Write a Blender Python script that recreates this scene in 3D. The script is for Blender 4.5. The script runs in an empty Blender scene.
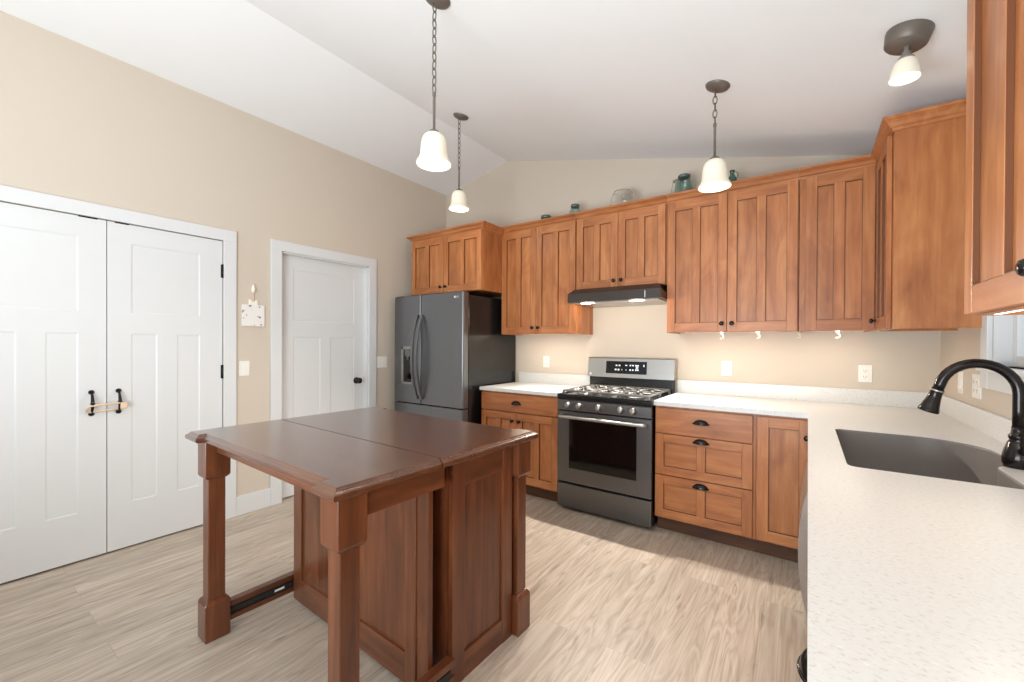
import bpy, bmesh, math, random
from mathutils import Vector, Matrix

random.seed(7)
SC = bpy.context.scene
COL = SC.collection
R = math.radians
PI = math.pi

# ------------------------------------------------------------------ camera, world, light, exposure
F_PX, YAW, H_CAM = 413.62, 34.688, 1.301
cam_data = bpy.data.cameras.new('camera')
cam = bpy.data.objects.new('camera', cam_data)
COL.objects.link(cam)
cam_data.sensor_fit = 'HORIZONTAL'
cam_data.sensor_width = 36.0
cam_data.lens = F_PX * 36.0 / 1024.0
cam_data.shift_x = -(521.82 - 512.0) / 1024.0
cam_data.shift_y = (346.36 - 341.0) / 1024.0
cam_data.clip_start = 0.02
cam.location = (0, 0, H_CAM)
cam.rotation_euler = (Matrix.Rotation(R(YAW), 4, 'Z') @ Matrix.Rotation(R(90 - 0.293), 4, 'X') @ Matrix.Rotation(R(0.266), 4, 'Z')).to_euler()
SC.camera = cam

world = bpy.data.worlds.new('daylight')
SC.world = world
world.use_nodes = True
wn = world.node_tree.nodes
wn['Background'].inputs[0].default_value = (0.84, 0.93, 1.0, 1)
wn['Background'].inputs[1].default_value = 0.78

SC.view_settings.view_transform = 'Standard'
SC.view_settings.look = 'None'
SC.view_settings.exposure = 0.15
SC.view_settings.gamma = 1.0
SC.view_settings.use_curve_mapping = False
SC.cycles.use_denoising = True
SC.cycles.max_bounces = 16
SC.cycles.transmission_bounces = 16
SC.cycles.diffuse_bounces = 7
SC.cycles.glossy_bounces = 4
SC.cycles.sample_clamp_indirect = 6.0


def lamp(name, kind, loc, energy, color=(1, 1, 1), size=0.1, size_y=None, rot=(0, 0, 0), parent=None, spread=None):
    l = bpy.data.lights.new(name, kind)
    l.energy = energy
    l.color = color
    if kind == 'AREA':
        l.shape = 'RECTANGLE'
        l.size = size
        l.size_y = size_y or size
        if spread:
            l.spread = spread
    elif kind in ('POINT', 'SPOT'):
        l.shadow_soft_size = size
    o = bpy.data.objects.new(name, l)
    COL.objects.link(o)
    o.location = loc
    o.rotation_euler = rot
    if parent:
        o.parent = parent
    return o


# unseen soft area lamp, added to brighten ceiling and room like a bounced flash
lamp('bounce_fill', 'AREA', (-0.9, -1.1, 1.0), 120, (0.87, 0.95, 1.0), 1.8, 1.4, (R(180 - 36), 0, 0))

# ------------------------------------------------------------------ materials
def srgb(r, g, b):
    f = lambda c: (c / 255) / 12.92 if c / 255 <= 0.04045 else (((c / 255) + 0.055) / 1.055) ** 2.4
    return (f(r), f(g), f(b), 1)


def new_mat(name):
    m = bpy.data.materials.new(name)
    m.use_nodes = True
    nt = m.node_tree
    return m, nt, nt.nodes, nt.links, nt.nodes['Principled BSDF']


def plain(name, col, rough=0.5, metal=0.0, bump=0.0, bump_scale=200, spec=0.5, coat=0.0, var=0.04):
    m, nt, n, l, b = new_mat(name)
    b.inputs['Roughness'].default_value = rough
    b.inputs['Metallic'].default_value = metal
    b.inputs['Specular IOR Level'].default_value = spec
    b.inputs['Coat Weight'].default_value = coat
    tc = n.new('ShaderNodeTexCoord')
    nz = n.new('ShaderNodeTexNoise')
    nz.inputs['Scale'].default_value = 3.0
    nz.inputs['Detail'].default_value = 3
    l.new(tc.outputs['Object'], nz.inputs['Vector'])
    mx = n.new('ShaderNodeMix')
    mx.data_type = 'RGBA'
    mx.inputs[6].default_value = [c * (1 - var) for c in col[:3]] + [1]
    mx.inputs[7].default_value = [min(1, c * (1 + var)) for c in col[:3]] + [1]
    l.new(nz.outputs['Fac'], mx.inputs[0])
    l.new(mx.outputs[2], b.inputs['Base Color'])
    if bump:
        n2 = n.new('ShaderNodeTexNoise')
        n2.inputs['Scale'].default_value = bump_scale
        n2.inputs['Detail'].default_value = 2
        l.new(tc.outputs['Object'], n2.inputs['Vector'])
        bp = n.new('ShaderNodeBump')
        bp.inputs['Strength'].default_value = bump
        bp.inputs['Distance'].default_value = 0.002
        l.new(n2.outputs['Fac'], bp.inputs['Height'])
        l.new(bp.outputs['Normal'], b.inputs['Normal'])
    return m


def wood(name, dark, mid, light, axis='Z', rough=0.38, coat=0.15, freq=11.0, blotch=0.52, board=0.22):
    """Stained wood: grain streaks along AXIS, blotchy figure, each board its own tone."""
    m, nt, n, l, b = new_mat(name)
    b.inputs['Roughness'].default_value = rough
    b.inputs['Coat Weight'].default_value = coat
    b.inputs['Coat Roughness'].default_value = 0.25
    tc = n.new('ShaderNodeTexCoord')
    geo = n.new('ShaderNodeNewGeometry')
    oi = n.new('ShaderNodeObjectInfo')
    add = n.new('ShaderNodeMath')
    add.operation = 'ADD'
    l.new(geo.outputs['Random Per Island'], add.inputs[0])
    l.new(oi.outputs['Random'], add.inputs[1])
    mul = n.new('ShaderNodeMath')
    mul.operation = 'MULTIPLY'
    mul.inputs[1].default_value = 37.0
    l.new(add.outputs[0], mul.inputs[0])
    va = n.new('ShaderNodeVectorMath')
    va.operation = 'ADD'
    l.new(tc.outputs['Object'], va.inputs[0])
    l.new(mul.outputs[0], va.inputs[1])
    mp = n.new('ShaderNodeMapping')
    s = [freq] * 3
    s['XYZ'.index(axis)] = freq / 18.0
    mp.inputs['Scale'].default_value = s
    l.new(va.outputs[0], mp.inputs['Vector'])
    g = n.new('ShaderNodeTexNoise')
    g.inputs['Scale'].default_value = 2.2
    g.inputs['Detail'].default_value = 5
    g.inputs['Roughness'].default_value = 0.6
    g.inputs['Distortion'].default_value = 0.6
    l.new(mp.outputs[0], g.inputs['Vector'])
    mp2 = n.new('ShaderNodeMapping')
    s2 = [5.5] * 3
    s2['XYZ'.index(axis)] = 1.7
    mp2.inputs['Scale'].default_value = s2
    l.new(va.outputs[0], mp2.inputs['Vector'])
    bl = n.new('ShaderNodeTexNoise')
    bl.inputs['Scale'].default_value = 1.6
    bl.inputs['Detail'].default_value = 4
    bl.inputs['Distortion'].default_value = 1.2
    l.new(mp2.outputs[0], bl.inputs['Vector'])
    mixf = n.new('ShaderNodeMix')
    mixf.data_type = 'FLOAT'
    mixf.inputs[0].default_value = blotch
    l.new(g.outputs['Fac'], mixf.inputs[2])
    l.new(bl.outputs['Fac'], mixf.inputs[3])
    cr = n.new('ShaderNodeValToRGB')
    cr.color_ramp.elements[0].position = 0.30
    cr.color_ramp.elements[0].color = dark
    cr.color_ramp.elements[1].position = 0.70
    cr.color_ramp.elements[1].color = light
    e = cr.color_ramp.elements.new(0.5)
    e.color = mid
    l.new(mixf.outputs[0], cr.inputs[0])
    hsv = n.new('ShaderNodeHueSaturation')
    mr = n.new('ShaderNodeMapRange')
    mr.inputs[3].default_value = 1 - board
    mr.inputs[4].default_value = 1 + board
    l.new(geo.outputs['Random Per Island'], mr.inputs[0])
    l.new(mr.outputs[0], hsv.inputs['Value'])
    l.new(cr.outputs[0], hsv.inputs['Color'])
    l.new(hsv.outputs[0], b.inputs['Base Color'])
    return m


def brushed(name, col, rough=0.32, axis='Z', metal=0.9):
    m, nt, n, l, b = new_mat(name)
    b.inputs['Metallic'].default_value = metal
    tc = n.new('ShaderNodeTexCoord')
    mp = n.new('ShaderNodeMapping')
    s = [300.0] * 3
    s['XYZ'.index(axis)] = 3.0
    mp.inputs['Scale'].default_value = s
    l.new(tc.outputs['Object'], mp.inputs['Vector'])
    nz = n.new('ShaderNodeTexNoise')
    nz.inputs['Scale'].default_value = 1.0
    nz.inputs['Detail'].default_value = 2
    l.new(mp.outputs[0], nz.inputs['Vector'])
    mx = n.new('ShaderNodeMix')
    mx.data_type = 'RGBA'
    mx.inputs[6].default_value = [c * 0.9 for c in col[:3]] + [1]
    mx.inputs[7].default_value = [min(1, c * 1.1) for c in col[:3]] + [1]
    l.new(nz.outputs['Fac'], mx.inputs[0])
    l.new(mx.outputs[2], b.inputs['Base Color'])
    mr = n.new('ShaderNodeMapRange')
    mr.inputs[3].default_value = rough - 0.05
    mr.inputs[4].default_value = rough + 0.07
    l.new(nz.outputs['Fac'], mr.inputs[0])
    l.new(mr.outputs[0], b.inputs['Roughness'])
    return m


def emit(name, col, strength):
    m, nt, n, l, b = new_mat(name)
    b.inputs['Base Color'].default_value = col
    b.inputs['Emission Color'].default_value = col
    b.inputs['Emission Strength'].default_value = strength
    b.inputs['Roughness'].default_value = 0.3
    return m


def glass(name, col, rough=0.02):
    m, nt, n, l, b = new_mat(name)
    b.inputs['Base Color'].default_value = col
    b.inputs['Transmission Weight'].default_value = 1.0
    b.inputs['Roughness'].default_value = rough
    b.inputs['IOR'].default_value = 1.45
    return m


def floor_mat():
    m, nt, n, l, b = new_mat('vinyl_plank')
    b.inputs['Roughness'].default_value = 0.42
    b.inputs['Specular IOR Level'].default_value = 0.4
    tc = n.new('ShaderNodeTexCoord')
    mp = n.new('ShaderNodeMapping')
    mp.inputs['Rotation'].default_value = (0, 0, R(90))
    l.new(tc.outputs['Object'], mp.inputs['Vector'])
    bk = n.new('ShaderNodeTexBrick')
    bk.offset = 0.37
    bk.offset_frequency = 2
    bk.inputs['Color1'].default_value = (0, 0, 0, 1)
    bk.inputs['Color2'].default_value = (1, 1, 1, 1)
    bk.inputs['Mortar'].default_value = (0.5, 0.5, 0.5, 1)
    bk.inputs['Scale'].default_value = 1.0
    bk.inputs['Mortar Size'].default_value = 0.0012
    bk.inputs['Mortar Smooth'].default_value = 0.3
    bk.inputs['Brick Width'].default_value = 1.22
    bk.inputs['Row Height'].default_value = 0.178
    l.new(mp.outputs[0], bk.inputs['Vector'])
    sep = n.new('ShaderNodeSeparateColor')
    l.new(bk.outputs['Color'], sep.inputs[0])
    mul = n.new('ShaderNodeMath')
    mul.operation = 'MULTIPLY'
    mul.inputs[1].default_value = 31.0
    l.new(sep.outputs[0], mul.inputs[0])
    va = n.new('ShaderNodeVectorMath')
    va.operation = 'ADD'
    l.new(tc.outputs['Object'], va.inputs[0])
    l.new(mul.outputs[0], va.inputs[1])
    # fine streaks
    m1 = n.new('ShaderNodeMapping')
    m1.inputs['Scale'].default_value = (17, 0.8, 1)
    l.new(va.outputs[0], m1.inputs['Vector'])
    s1 = n.new('ShaderNodeTexNoise')
    s1.inputs['Scale'].default_value = 1.6
    s1.inputs['Detail'].default_value = 6
    s1.inputs['Roughness'].default_value = 0.65
    s1.inputs['Distortion'].default_value = 0.5
    l.new(m1.outputs[0], s1.inputs['Vector'])
    # cathedral figure
    m2 = n.new('ShaderNodeMapping')
    m2.inputs['Scale'].default_value = (7.5, 0.75, 1)
    l.new(va.outputs[0], m2.inputs['Vector'])
    s2 = n.new('ShaderNodeTexNoise')
    s2.inputs['Scale'].default_value = 1.3
    s2.inputs['Detail'].default_value = 3
    s2.inputs['Distortion'].default_value = 1.0
    l.new(m2.outputs[0], s2.inputs['Vector'])
    rg = n.new('ShaderNodeMath')
    rg.operation = 'MULTIPLY'
    rg.inputs[1].default_value = 9.0
    l.new(s2.outputs['Fac'], rg.inputs[0])
    fr = n.new('ShaderNodeMath')
    fr.operation = 'PINGPONG'
    fr.inputs[1].default_value = 0.5
    l.new(rg.outputs[0], fr.inputs[0])
    # dark flecks
    m3 = n.new('ShaderNodeMapping')
    m3.inputs['Scale'].default_value = (26, 3.2, 1)
    l.new(va.outputs[0], m3.inputs['Vector'])
    s3 = n.new('ShaderNodeTexNoise')
    s3.inputs['Scale'].default_value = 1.0
    s3.inputs['Detail'].default_value = 3
    s3.inputs['Distortion'].default_value = 0.8
    l.new(m3.outputs[0], s3.inputs['Vector'])
    fl = n.new('ShaderNodeMapRange')
    fl.inputs[1].default_value = 0.62
    fl.inputs[2].default_value = 0.76
    l.new(s3.outputs['Fac'], fl.inputs[0])
    mixa = n.new('ShaderNodeMix')
    mixa.data_type = 'FLOAT'
    mixa.inputs[0].default_value = 0.34
    l.new(s1.outputs['Fac'], mixa.inputs[2])
    l.new(fr.outputs[0], mixa.inputs[3])
    cr = n.new('ShaderNodeValToRGB')
    cr.color_ramp.elements[0].position = 0.27
    cr.color_ramp.elements[0].color = FLOOR_C[0]
    cr.color_ramp.elements[1].position = 0.66
    cr.color_ramp.elements[1].color = FLOOR_C[2]
    e = cr.color_ramp.elements.new(0.47)
    e.color = FLOOR_C[1]
    l.new(mixa.outputs[0], cr.inputs[0])
    dk = n.new('ShaderNodeMix')
    dk.data_type = 'RGBA'
    dk.inputs[7].default_value = FLOOR_C[3]
    fm = n.new('ShaderNodeMath')
    fm.operation = 'MULTIPLY'
    fm.inputs[1].default_value = 0.75
    l.new(fl.outputs[0], fm.inputs[0])
    l.new(fm.outputs[0], dk.inputs[0])
    l.new(cr.outputs[0], dk.inputs[6])
    hsv = n.new('ShaderNodeHueSaturation')
    mr = n.new('ShaderNodeMapRange')
    mr.inputs[3].default_value = 0.90
    mr.inputs[4].default_value = 1.08
    l.new(sep.outputs[0], mr.inputs[0])
    l.new(mr.outputs[0], hsv.inputs['Value'])
    l.new(dk.outputs[2], hsv.inputs['Color'])
    seam = n.new('ShaderNodeMix')
    seam.data_type = 'RGBA'
    seam.inputs[7].default_value = FLOOR_C[0]
    sm = n.new('ShaderNodeMath')
    sm.operation = 'MULTIPLY'
    sm.inputs[1].default_value = 0.6
    l.new(bk.outputs['Fac'], sm.inputs[0])
    l.new(sm.outputs[0], seam.inputs[0])
    l.new(hsv.outputs[0], seam.inputs[6])
    l.new(seam.outputs[2], b.inputs['Base Color'])
    return m


def quartz_mat():
    m, nt, n, l, b = new_mat('speckled_quartz')
    b.inputs['Roughness'].default_value = 0.28
    tc = n.new('ShaderNodeTexCoord')
    nz = n.new('ShaderNodeTexNoise')
    nz.inputs['Scale'].default_value = 105
    nz.inputs['Detail'].default_value = 3
    nz.inputs['Roughness'].default_value = 0.6
    mp = n.new('ShaderNodeMapping')
    mp.inputs['Rotation'].default_value = (0, 0, R(35))
    mp.inputs['Scale'].default_value = (1, 1.6, 1.3)
    l.new(tc.outputs['Object'], mp.inputs['Vector'])
    l.new(mp.outputs[0], nz.inputs['Vector'])
    cr = n.new('ShaderNodeValToRGB')
    cr.color_ramp.elements[0].position = 0.33
    cr.color_ramp.elements[0].color = srgb(203, 199, 191)
    cr.color_ramp.elements[1].position = 0.44
    cr.color_ramp.elements[1].color = srgb(217, 217, 214)
    e = cr.color_ramp.elements.new(0.62)
    e.color = srgb(219, 219, 217)
    e = cr.color_ramp.elements.new(0.74)
    e.color = srgb(229, 230, 230)
    l.new(nz.outputs['Fac'], cr.inputs[0])
    l.new(cr.outputs[0], b.inputs['Base Color'])
    return m


FLOOR_C = [srgb(166, 149, 132), srgb(190, 175, 159), srgb(207, 195, 181), srgb(122, 104, 88)]
M = {}
M['wall'] = plain('beige_wall_paint', srgb(205, 193, 178), 0.7, bump=0.05, bump_scale=350, spec=0.3, var=0.012)
M['ceiling'] = plain('ceiling_paint', srgb(236, 237, 238), 0.8, bump=0.05, bump_scale=300, spec=0.2, var=0.01)
M['white'] = plain('white_trim_paint', srgb(216, 217, 217), 0.42, var=0.01)
M['floor'] = floor_mat()
M['quartz'] = quartz_mat()
CAB = (srgb(140, 80, 41), srgb(173, 107, 60), srgb(197, 134, 82))
M['oakV'] = wood('stained_maple_upright', *CAB, axis='Z', board=0.09)
M['oakH'] = wood('stained_maple_level', *CAB, axis='X', board=0.09)
CABD = (srgb(120, 74, 40), srgb(152, 98, 57), srgb(172, 117, 72))
M['oakIn'] = wood('stained_maple_side', *CAB, axis='Z', board=0.04)
M['toe'] = wood('dark_toe_kick_wood', srgb(62, 38, 22), srgb(80, 50, 30), srgb(98, 62, 38), axis='X', rough=0.6, coat=0)
CH = (srgb(64, 32, 17), srgb(98, 53, 29), srgb(125, 72, 42))
M['cherV'] = wood('dark_cherry_upright', *CH, axis='Z', rough=0.3, coat=0.35, board=0.12, blotch=0.35)
M['cherX'] = wood('dark_cherry_level', *CH, axis='X', rough=0.3, coat=0.35, board=0.12, blotch=0.35)
M['cherY'] = wood('dark_cherry_depth', *CH, axis='Y', rough=0.3, coat=0.35, board=0.12, blotch=0.35)
M['cherTop'] = wood('dark_cherry_top', srgb(68, 36, 20), srgb(84, 47, 28), srgb(102, 60, 38), axis='X', rough=0.25, coat=1.0, board=0.05, blotch=0.6, freq=7.0)
M['steelDark'] = brushed('black_stainless', srgb(126, 127, 129), 0.31)
M['steel'] = brushed('warm_stainless', srgb(176, 173, 169), 0.30, axis='X')
M['steelDoor'] = brushed('dark_stainless', srgb(110, 109, 108), 0.36, axis='X')
M['hood'] = plain('dark_bronze_enamel', srgb(64, 56, 52), 0.3, metal=0.3)
M['black'] = plain('black_enamel', srgb(18, 18, 19), 0.25)
M['blackmatte'] = plain('black_iron', srgb(30, 30, 31), 0.5)
M['grate'] = plain('cast_iron_grate', srgb(128, 125, 121), 0.36, metal=0.6)
M['fridgeSide'] = plain('fridge_side_black', srgb(24, 24, 25), 0.24, spec=0.6)
M['blackglass'] = plain('black_glass', srgb(9, 9, 10), 0.06)
M['bronze'] = plain('oil_rubbed_bronze', srgb(44, 40, 39), 0.2, metal=0.7)
M['fixture'] = plain('aged_bronze', srgb(112, 103, 95), 0.45, metal=0.35)
M['socketgrey'] = plain('grey_socket_metal', srgb(170, 166, 160), 0.4, metal=0.4)
M['hookcream'] = plain('cream_hook', srgb(206, 197, 182), 0.4)
M['plastic'] = plain('white_plastic', srgb(236, 233, 226), 0.35, var=0.005)
M['sink'] = plain('grey_composite_sink', srgb(122, 114, 109), 0.45, bump=0.1, bump_scale=600)
M['shade'] = emit('milk_glass_lit', srgb(232, 225, 206), 0.14)
M['bulb'] = emit('lit_bulb', (1.0, 0.93, 0.8, 1), 4.0)
M['led'] = emit('led_diffuser', (1.0, 0.93, 0.82, 1), 5.0)
M['display'] = emit('display_marks', (0.85, 0.92, 1.0, 1), 0.3)
M['mark'] = plain('silver_mark', srgb(225, 225, 225), 0.35)
M['teal'] = glass('teal_glass', (0.66, 0.82, 0.80, 1), 0.15)
M['dkteal'] = glass('dark_teal_glass', (0.36, 0.52, 0.50, 1), 0.12)
M['clear'] = glass('clear_glass', (0.96, 0.98, 0.97, 1))
def pane_mat():
    m, nt, n, l, b = new_mat('window_glass')
    tr = n.new('ShaderNodeBsdfTransparent')
    gl = n.new('ShaderNodeBsdfGlossy')
    gl.inputs['Roughness'].default_value = 0.02
    mx = n.new('ShaderNodeMixShader')
    mx.inputs[0].default_value = 0.06
    l.new(tr.outputs[0], mx.inputs[1])
    l.new(gl.outputs[0], mx.inputs[2])
    l.new(mx.outputs[0], n['Material Output'].inputs['Surface'])
    return m


M['pane'] = pane_mat()
M['zinc'] = plain('dark_zinc_lid', srgb(98, 112, 107), 0.4, metal=0.5)
M['beigeplastic'] = plain('beige_strap', srgb(222, 196, 168), 0.45)
M['candle'] = plain('ivory_wax', srgb(240, 234, 220), 0.5)
M['dwsteel'] = brushed('dishwasher_stainless', srgb(176, 170, 163), 0.3, axis='Y')


def plaque_mat():
    m, nt, n, l, b = new_mat('floral_print_tile')
    b.inputs['Roughness'].default_value = 0.35
    tc = n.new('ShaderNodeTexCoord')
    vo = n.new('ShaderNodeTexVoronoi')
    vo.inputs['Scale'].default_value = 42
    l.new(tc.outputs['Object'], vo.inputs['Vector'])
    nz = n.new('ShaderNodeTexNoise')
    nz.inputs['Scale'].default_value = 14
    l.new(tc.outputs['Object'], nz.inputs['Vector'])
    lt = n.new('ShaderNodeMath')
    lt.operation = 'LESS_THAN'
    lt.inputs[1].default_value = 0.33
    l.new(vo.outputs['Distance'], lt.inputs[0])
    gt = n.new('ShaderNodeMath')
    gt.operation = 'GREATER_THAN'
    gt.inputs[1].default_value = 0.52
    l.new(nz.outputs['Fac'], gt.inputs[0])
    mu = n.new('ShaderNodeMath')
    mu.operation = 'MULTIPLY'
    l.new(lt.outputs[0], mu.inputs[0])
    l.new(gt.outputs[0], mu.inputs[1])
    hue = n.new('ShaderNodeValToRGB')
    hue.color_ramp.elements[0].color = srgb(178, 150, 146)
    hue.color_ramp.elements[1].color = srgb(104, 108, 150)
    sp = n.new('ShaderNodeSeparateColor')
    l.new(vo.outputs['Color'], sp.inputs[0])
    l.new(sp.outputs[0], hue.inputs[0])
    mx = n.new('ShaderNodeMix')
    mx.data_type = 'RGBA'
    mx.inputs[6].default_value = srgb(232, 229, 224)
    l.new(mu.outputs[0], mx.inputs[0])
    l.new(hue.outputs[0], mx.inputs[7])
    l.new(mx.outputs[2], b.inputs['Base Color'])
    return m


M['plaque'] = plaque_mat()


# ------------------------------------------------------------------ mesh builder
class MB:
    def __init__(self):
        self.bm = bmesh.new()
        self.smooth = []

    def box(self, x0, x1, y0, y1, z0, z1, mi=0, bev=0.0):
        r = bmesh.ops.create_cube(self.bm, size=1.0)
        vs = r['verts']
        for v in vs:
            v.co = Vector(((x0 + x1) / 2 + v.co.x * (x1 - x0), (y0 + y1) / 2 + v.co.y * (y1 - y0), (z0 + z1) / 2 + v.co.z * (z1 - z0)))
        fs = list({f for v in vs for f in v.link_faces})
        for f in fs:
            f.material_index = mi
        if bev > 0:
            es = list({e for v in vs for e in v.link_edges})
            rr = bmesh.ops.bevel(self.bm, geom=es, offset=bev, segments=2, affect='EDGES', profile=0.6)
            for f in rr['faces']:
                f.material_index = mi
        return self

    def loft(self, rings, mi=0, cap0=True, cap1=True, closed=True, smooth=False):
        vr = [[self.bm.verts.new(p) for p in ring] for ring in rings]
        n = len(rings[0])
        for a, b in zip(vr[:-1], vr[1:]):
            for i in range(n if closed else n - 1):
                j = (i + 1) % n
                try:
                    f = self.bm.faces.new((a[i], a[j], b[j], b[i]))
                    f.material_index = mi
                    f.smooth = smooth
                except ValueError:
                    pass
        if closed and cap0:
            f = self.bm.faces.new(vr[0][::-1])
            f.material_index = mi
        if closed and cap1:
            f = self.bm.faces.new(vr[-1])
            f.material_index = mi
        return self

    def lathe(self, prof, c=(0, 0, 0), axis='Z', seg=28, mi=0, smooth=True, cap0=True, cap1=True, rot=None):
        """prof: (radius, height) along the axis."""
        rings = []
        for r, h in prof:
            ring = []
            for k in range(seg):
                a = 2 * PI * k / seg
                p = Vector((r * math.cos(a), r * math.sin(a), h))
                if axis == 'X':
                    p = Vector((p.z, p.x, p.y))
                elif axis == 'Y':
                    p = Vector((p.y, p.z, p.x))
                elif axis == '-Y':
                    p = Vector((-p.y, -p.z, p.x))
                if rot is not None:
                    p = rot @ p
                ring.append(p + Vector(c))
            rings.append(ring)
        return self.loft(rings, mi, cap0 and prof[0][0] > 1e-6, cap1 and prof[-1][0] > 1e-6, True, smooth)

    def tube(self, pts, rad, seg=12, mi=0, closed=False):
        pts = [Vector(p) for p in pts]
        n = len(pts)
        rads = rad if isinstance(rad, (list, tuple)) else [rad] * n
        rings = []
        up = None
        for i, p in enumerate(pts):
            a = pts[(i - 1) % n] if (closed or i > 0) else p
            b = pts[(i + 1) % n] if (closed or i < n - 1) else p
            t = (b - a).normalized()
            if up is None:
                up = Vector((0, 0, 1)) if abs(t.z) < 0.9 else Vector((1, 0, 0))
            s = t.cross(up).normalized()
            up = s.cross(t).normalized()
            rings.append([p + (s * math.cos(2 * PI * k / seg) + up * math.sin(2 * PI * k / seg)) * rads[i] for k in range(seg)])
        if closed:
            rings.append(rings[0])
            return self.loft(rings, mi, False, False, True, True)
        return self.loft(rings, mi, True, True, True, True)

    def prism(self, pts, axis, a, b, mi=0):
        """pts: 2D polygon; extruded along AXIS from a to b. X: (y,z)  Y: (x,z)  Z: (x,y)."""
        def mk(p, h):
            return {'X': (h, p[0], p[1]), 'Y': (p[0], h, p[1]), 'Z': (p[0], p[1], h)}[axis]
        return self.loft([[mk(p, a) for p in pts], [mk(p, b) for p in pts]], mi)

    def build(self, name, mats, parent=None, loc=(0, 0, 0), rotz=0.0):
        bmesh.ops.remove_doubles(self.bm, verts=self.bm.verts, dist=1e-6)
        bmesh.ops.recalc_face_normals(self.bm, faces=self.bm.faces)
        me = bpy.data.meshes.new(name)
        self.bm.to_mesh(me)
        self.bm.free()
        for m in (mats if isinstance(mats, (list, tuple)) else [mats]):
            me.materials.append(m)
        o = bpy.data.objects.new(name, me)
        COL.objects.link(o)
        o.location = loc
        o.rotation_euler = (0, 0, rotz)
        if parent is not None:
            o.parent = parent
        return o


def thing(name, label, cat, loc=(0, 0, 0), rotz=0.0, group=None):
    o = bpy.data.objects.new(name, None)
    o.empty_display_size = 0.1
    COL.objects.link(o)
    o.location = loc
    o.rotation_euler = (0, 0, rotz)
    o['label'] = label
    o['category'] = cat
    if group:
        o['group'] = group
    return o


def tag(o, label, cat, group=None):
    o['label'] = label
    o['category'] = cat
    if group:
        o['group'] = group
    return o


def struct(o, label=None):
    o['kind'] = 'structure'
    if label:
        o['label'] = label
    return o


def sname(name):
    o = bpy.data.objects.new(name, None)
    COL.objects.link(o)
    o['kind'] = 'structure'
    return o


def copy_tree(o, parent=None):
    c = o.copy()
    COL.objects.link(c)
    if parent is not None:
        c.parent = parent
    for ch in [x for x in o.children]:
        copy_tree(ch, c)
    return c


def text_mesh(name, body, size, mat, parent, loc, rot, depth=0.0005):
    cu = bpy.data.curves.new(name, 'FONT')
    cu.body = body
    cu.size = size
    cu.extrude = depth
    cu.align_x = 'CENTER'
    cu.align_y = 'CENTER'
    tmp = bpy.data.objects.new(name + '_tmp', cu)
    COL.objects.link(tmp)
    bpy.context.view_layer.update()
    me = bpy.data.meshes.new_from_object(tmp)
    bpy.data.objects.remove(tmp)
    me.materials.clear()
    me.materials.append(mat)
    o = bpy.data.objects.new(name, me)
    COL.objects.link(o)
    o.parent = parent
    o.location = loc
    o.rotation_euler = rot
    return o


# ------------------------------------------------------------------ the room
XL, XR, YB, YF = -3.533, 0.663, 3.521, -2.6
RX, RZ = -2.635, 3.242
SL, SR = 0.205, 0.2345
zl = RZ - SL * (RX - XL)
zr = RZ - SR * (XR - RX)
WT = 0.12

struct(MB().box(XL - 0.4, XR + WT, YF, YB + WT, -0.06, 0).build('floor', M['floor']), 'light greige wood plank floor')
cm = MB()
cm.prism([(XL - WT, zl - SL * WT), (RX, RZ), (XR + WT, zr - SR * WT), (XR + WT, zr - SR * WT + 0.1), (RX, RZ + 0.1), (XL - WT, zl - SL * WT + 0.1)], 'Y', YF, YB + WT)
struct(cm.build('ceiling', M['ceiling']), 'white vaulted ceiling with an off-centre ridge')
struct(MB().prism([(XL - WT, 0), (XR + WT, 0), (XR + WT, zr - SR * WT + 0.02), (RX, RZ + 0.02), (XL - WT, zl - SL * WT + 0.02)], 'Y', YB, YB + WT).build('wall_back', M['wall']), 'beige gable wall behind the range')
# left wall around the openings
DA0, DA1 = 0.028, 1.248          # double closet doors
DB0, DB1 = 1.655, 2.468          # single door
DH = 2.05
w = MB()
w.box(XL - WT, XL, YF, DA0, 0, zl)
w.box(XL - WT, XL, DA0, DA1, DH, zl)
w.box(XL - WT, XL, DA1, DB0, 0, zl)
w.box(XL - WT, XL, DB0, DB1, DH, zl)
w.box(XL - WT, XL, DB1, YB, 0, zl)
w.box(XL - WT - 0.02, XL - WT, DA0 - 0.05, DA1 + 0.05, 0, DH + 0.05)
w.box(XL - WT - 0.02, XL - WT, DB0 - 0.05, DB1 + 0.05, 0, DH + 0.05)
struct(w.build('wall_left', M['wall']), 'beige wall with the white doors')
WY0, WY1, WZ0, WZ1 = 1.60, 2.655, 1.215, 2.12
w = MB()
w.box(XR, XR + WT, YF, WY0, 0, zr)
w.box(XR, XR + WT, WY1, YB, 0, zr)
w.box(XR, XR + WT, WY0, WY1, 0, WZ0)
w.box(XR, XR + WT, WY0, WY1, WZ1, zr)
struct(w.build('wall_right', M['wall']), 'beige wall with the sink window')


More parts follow.
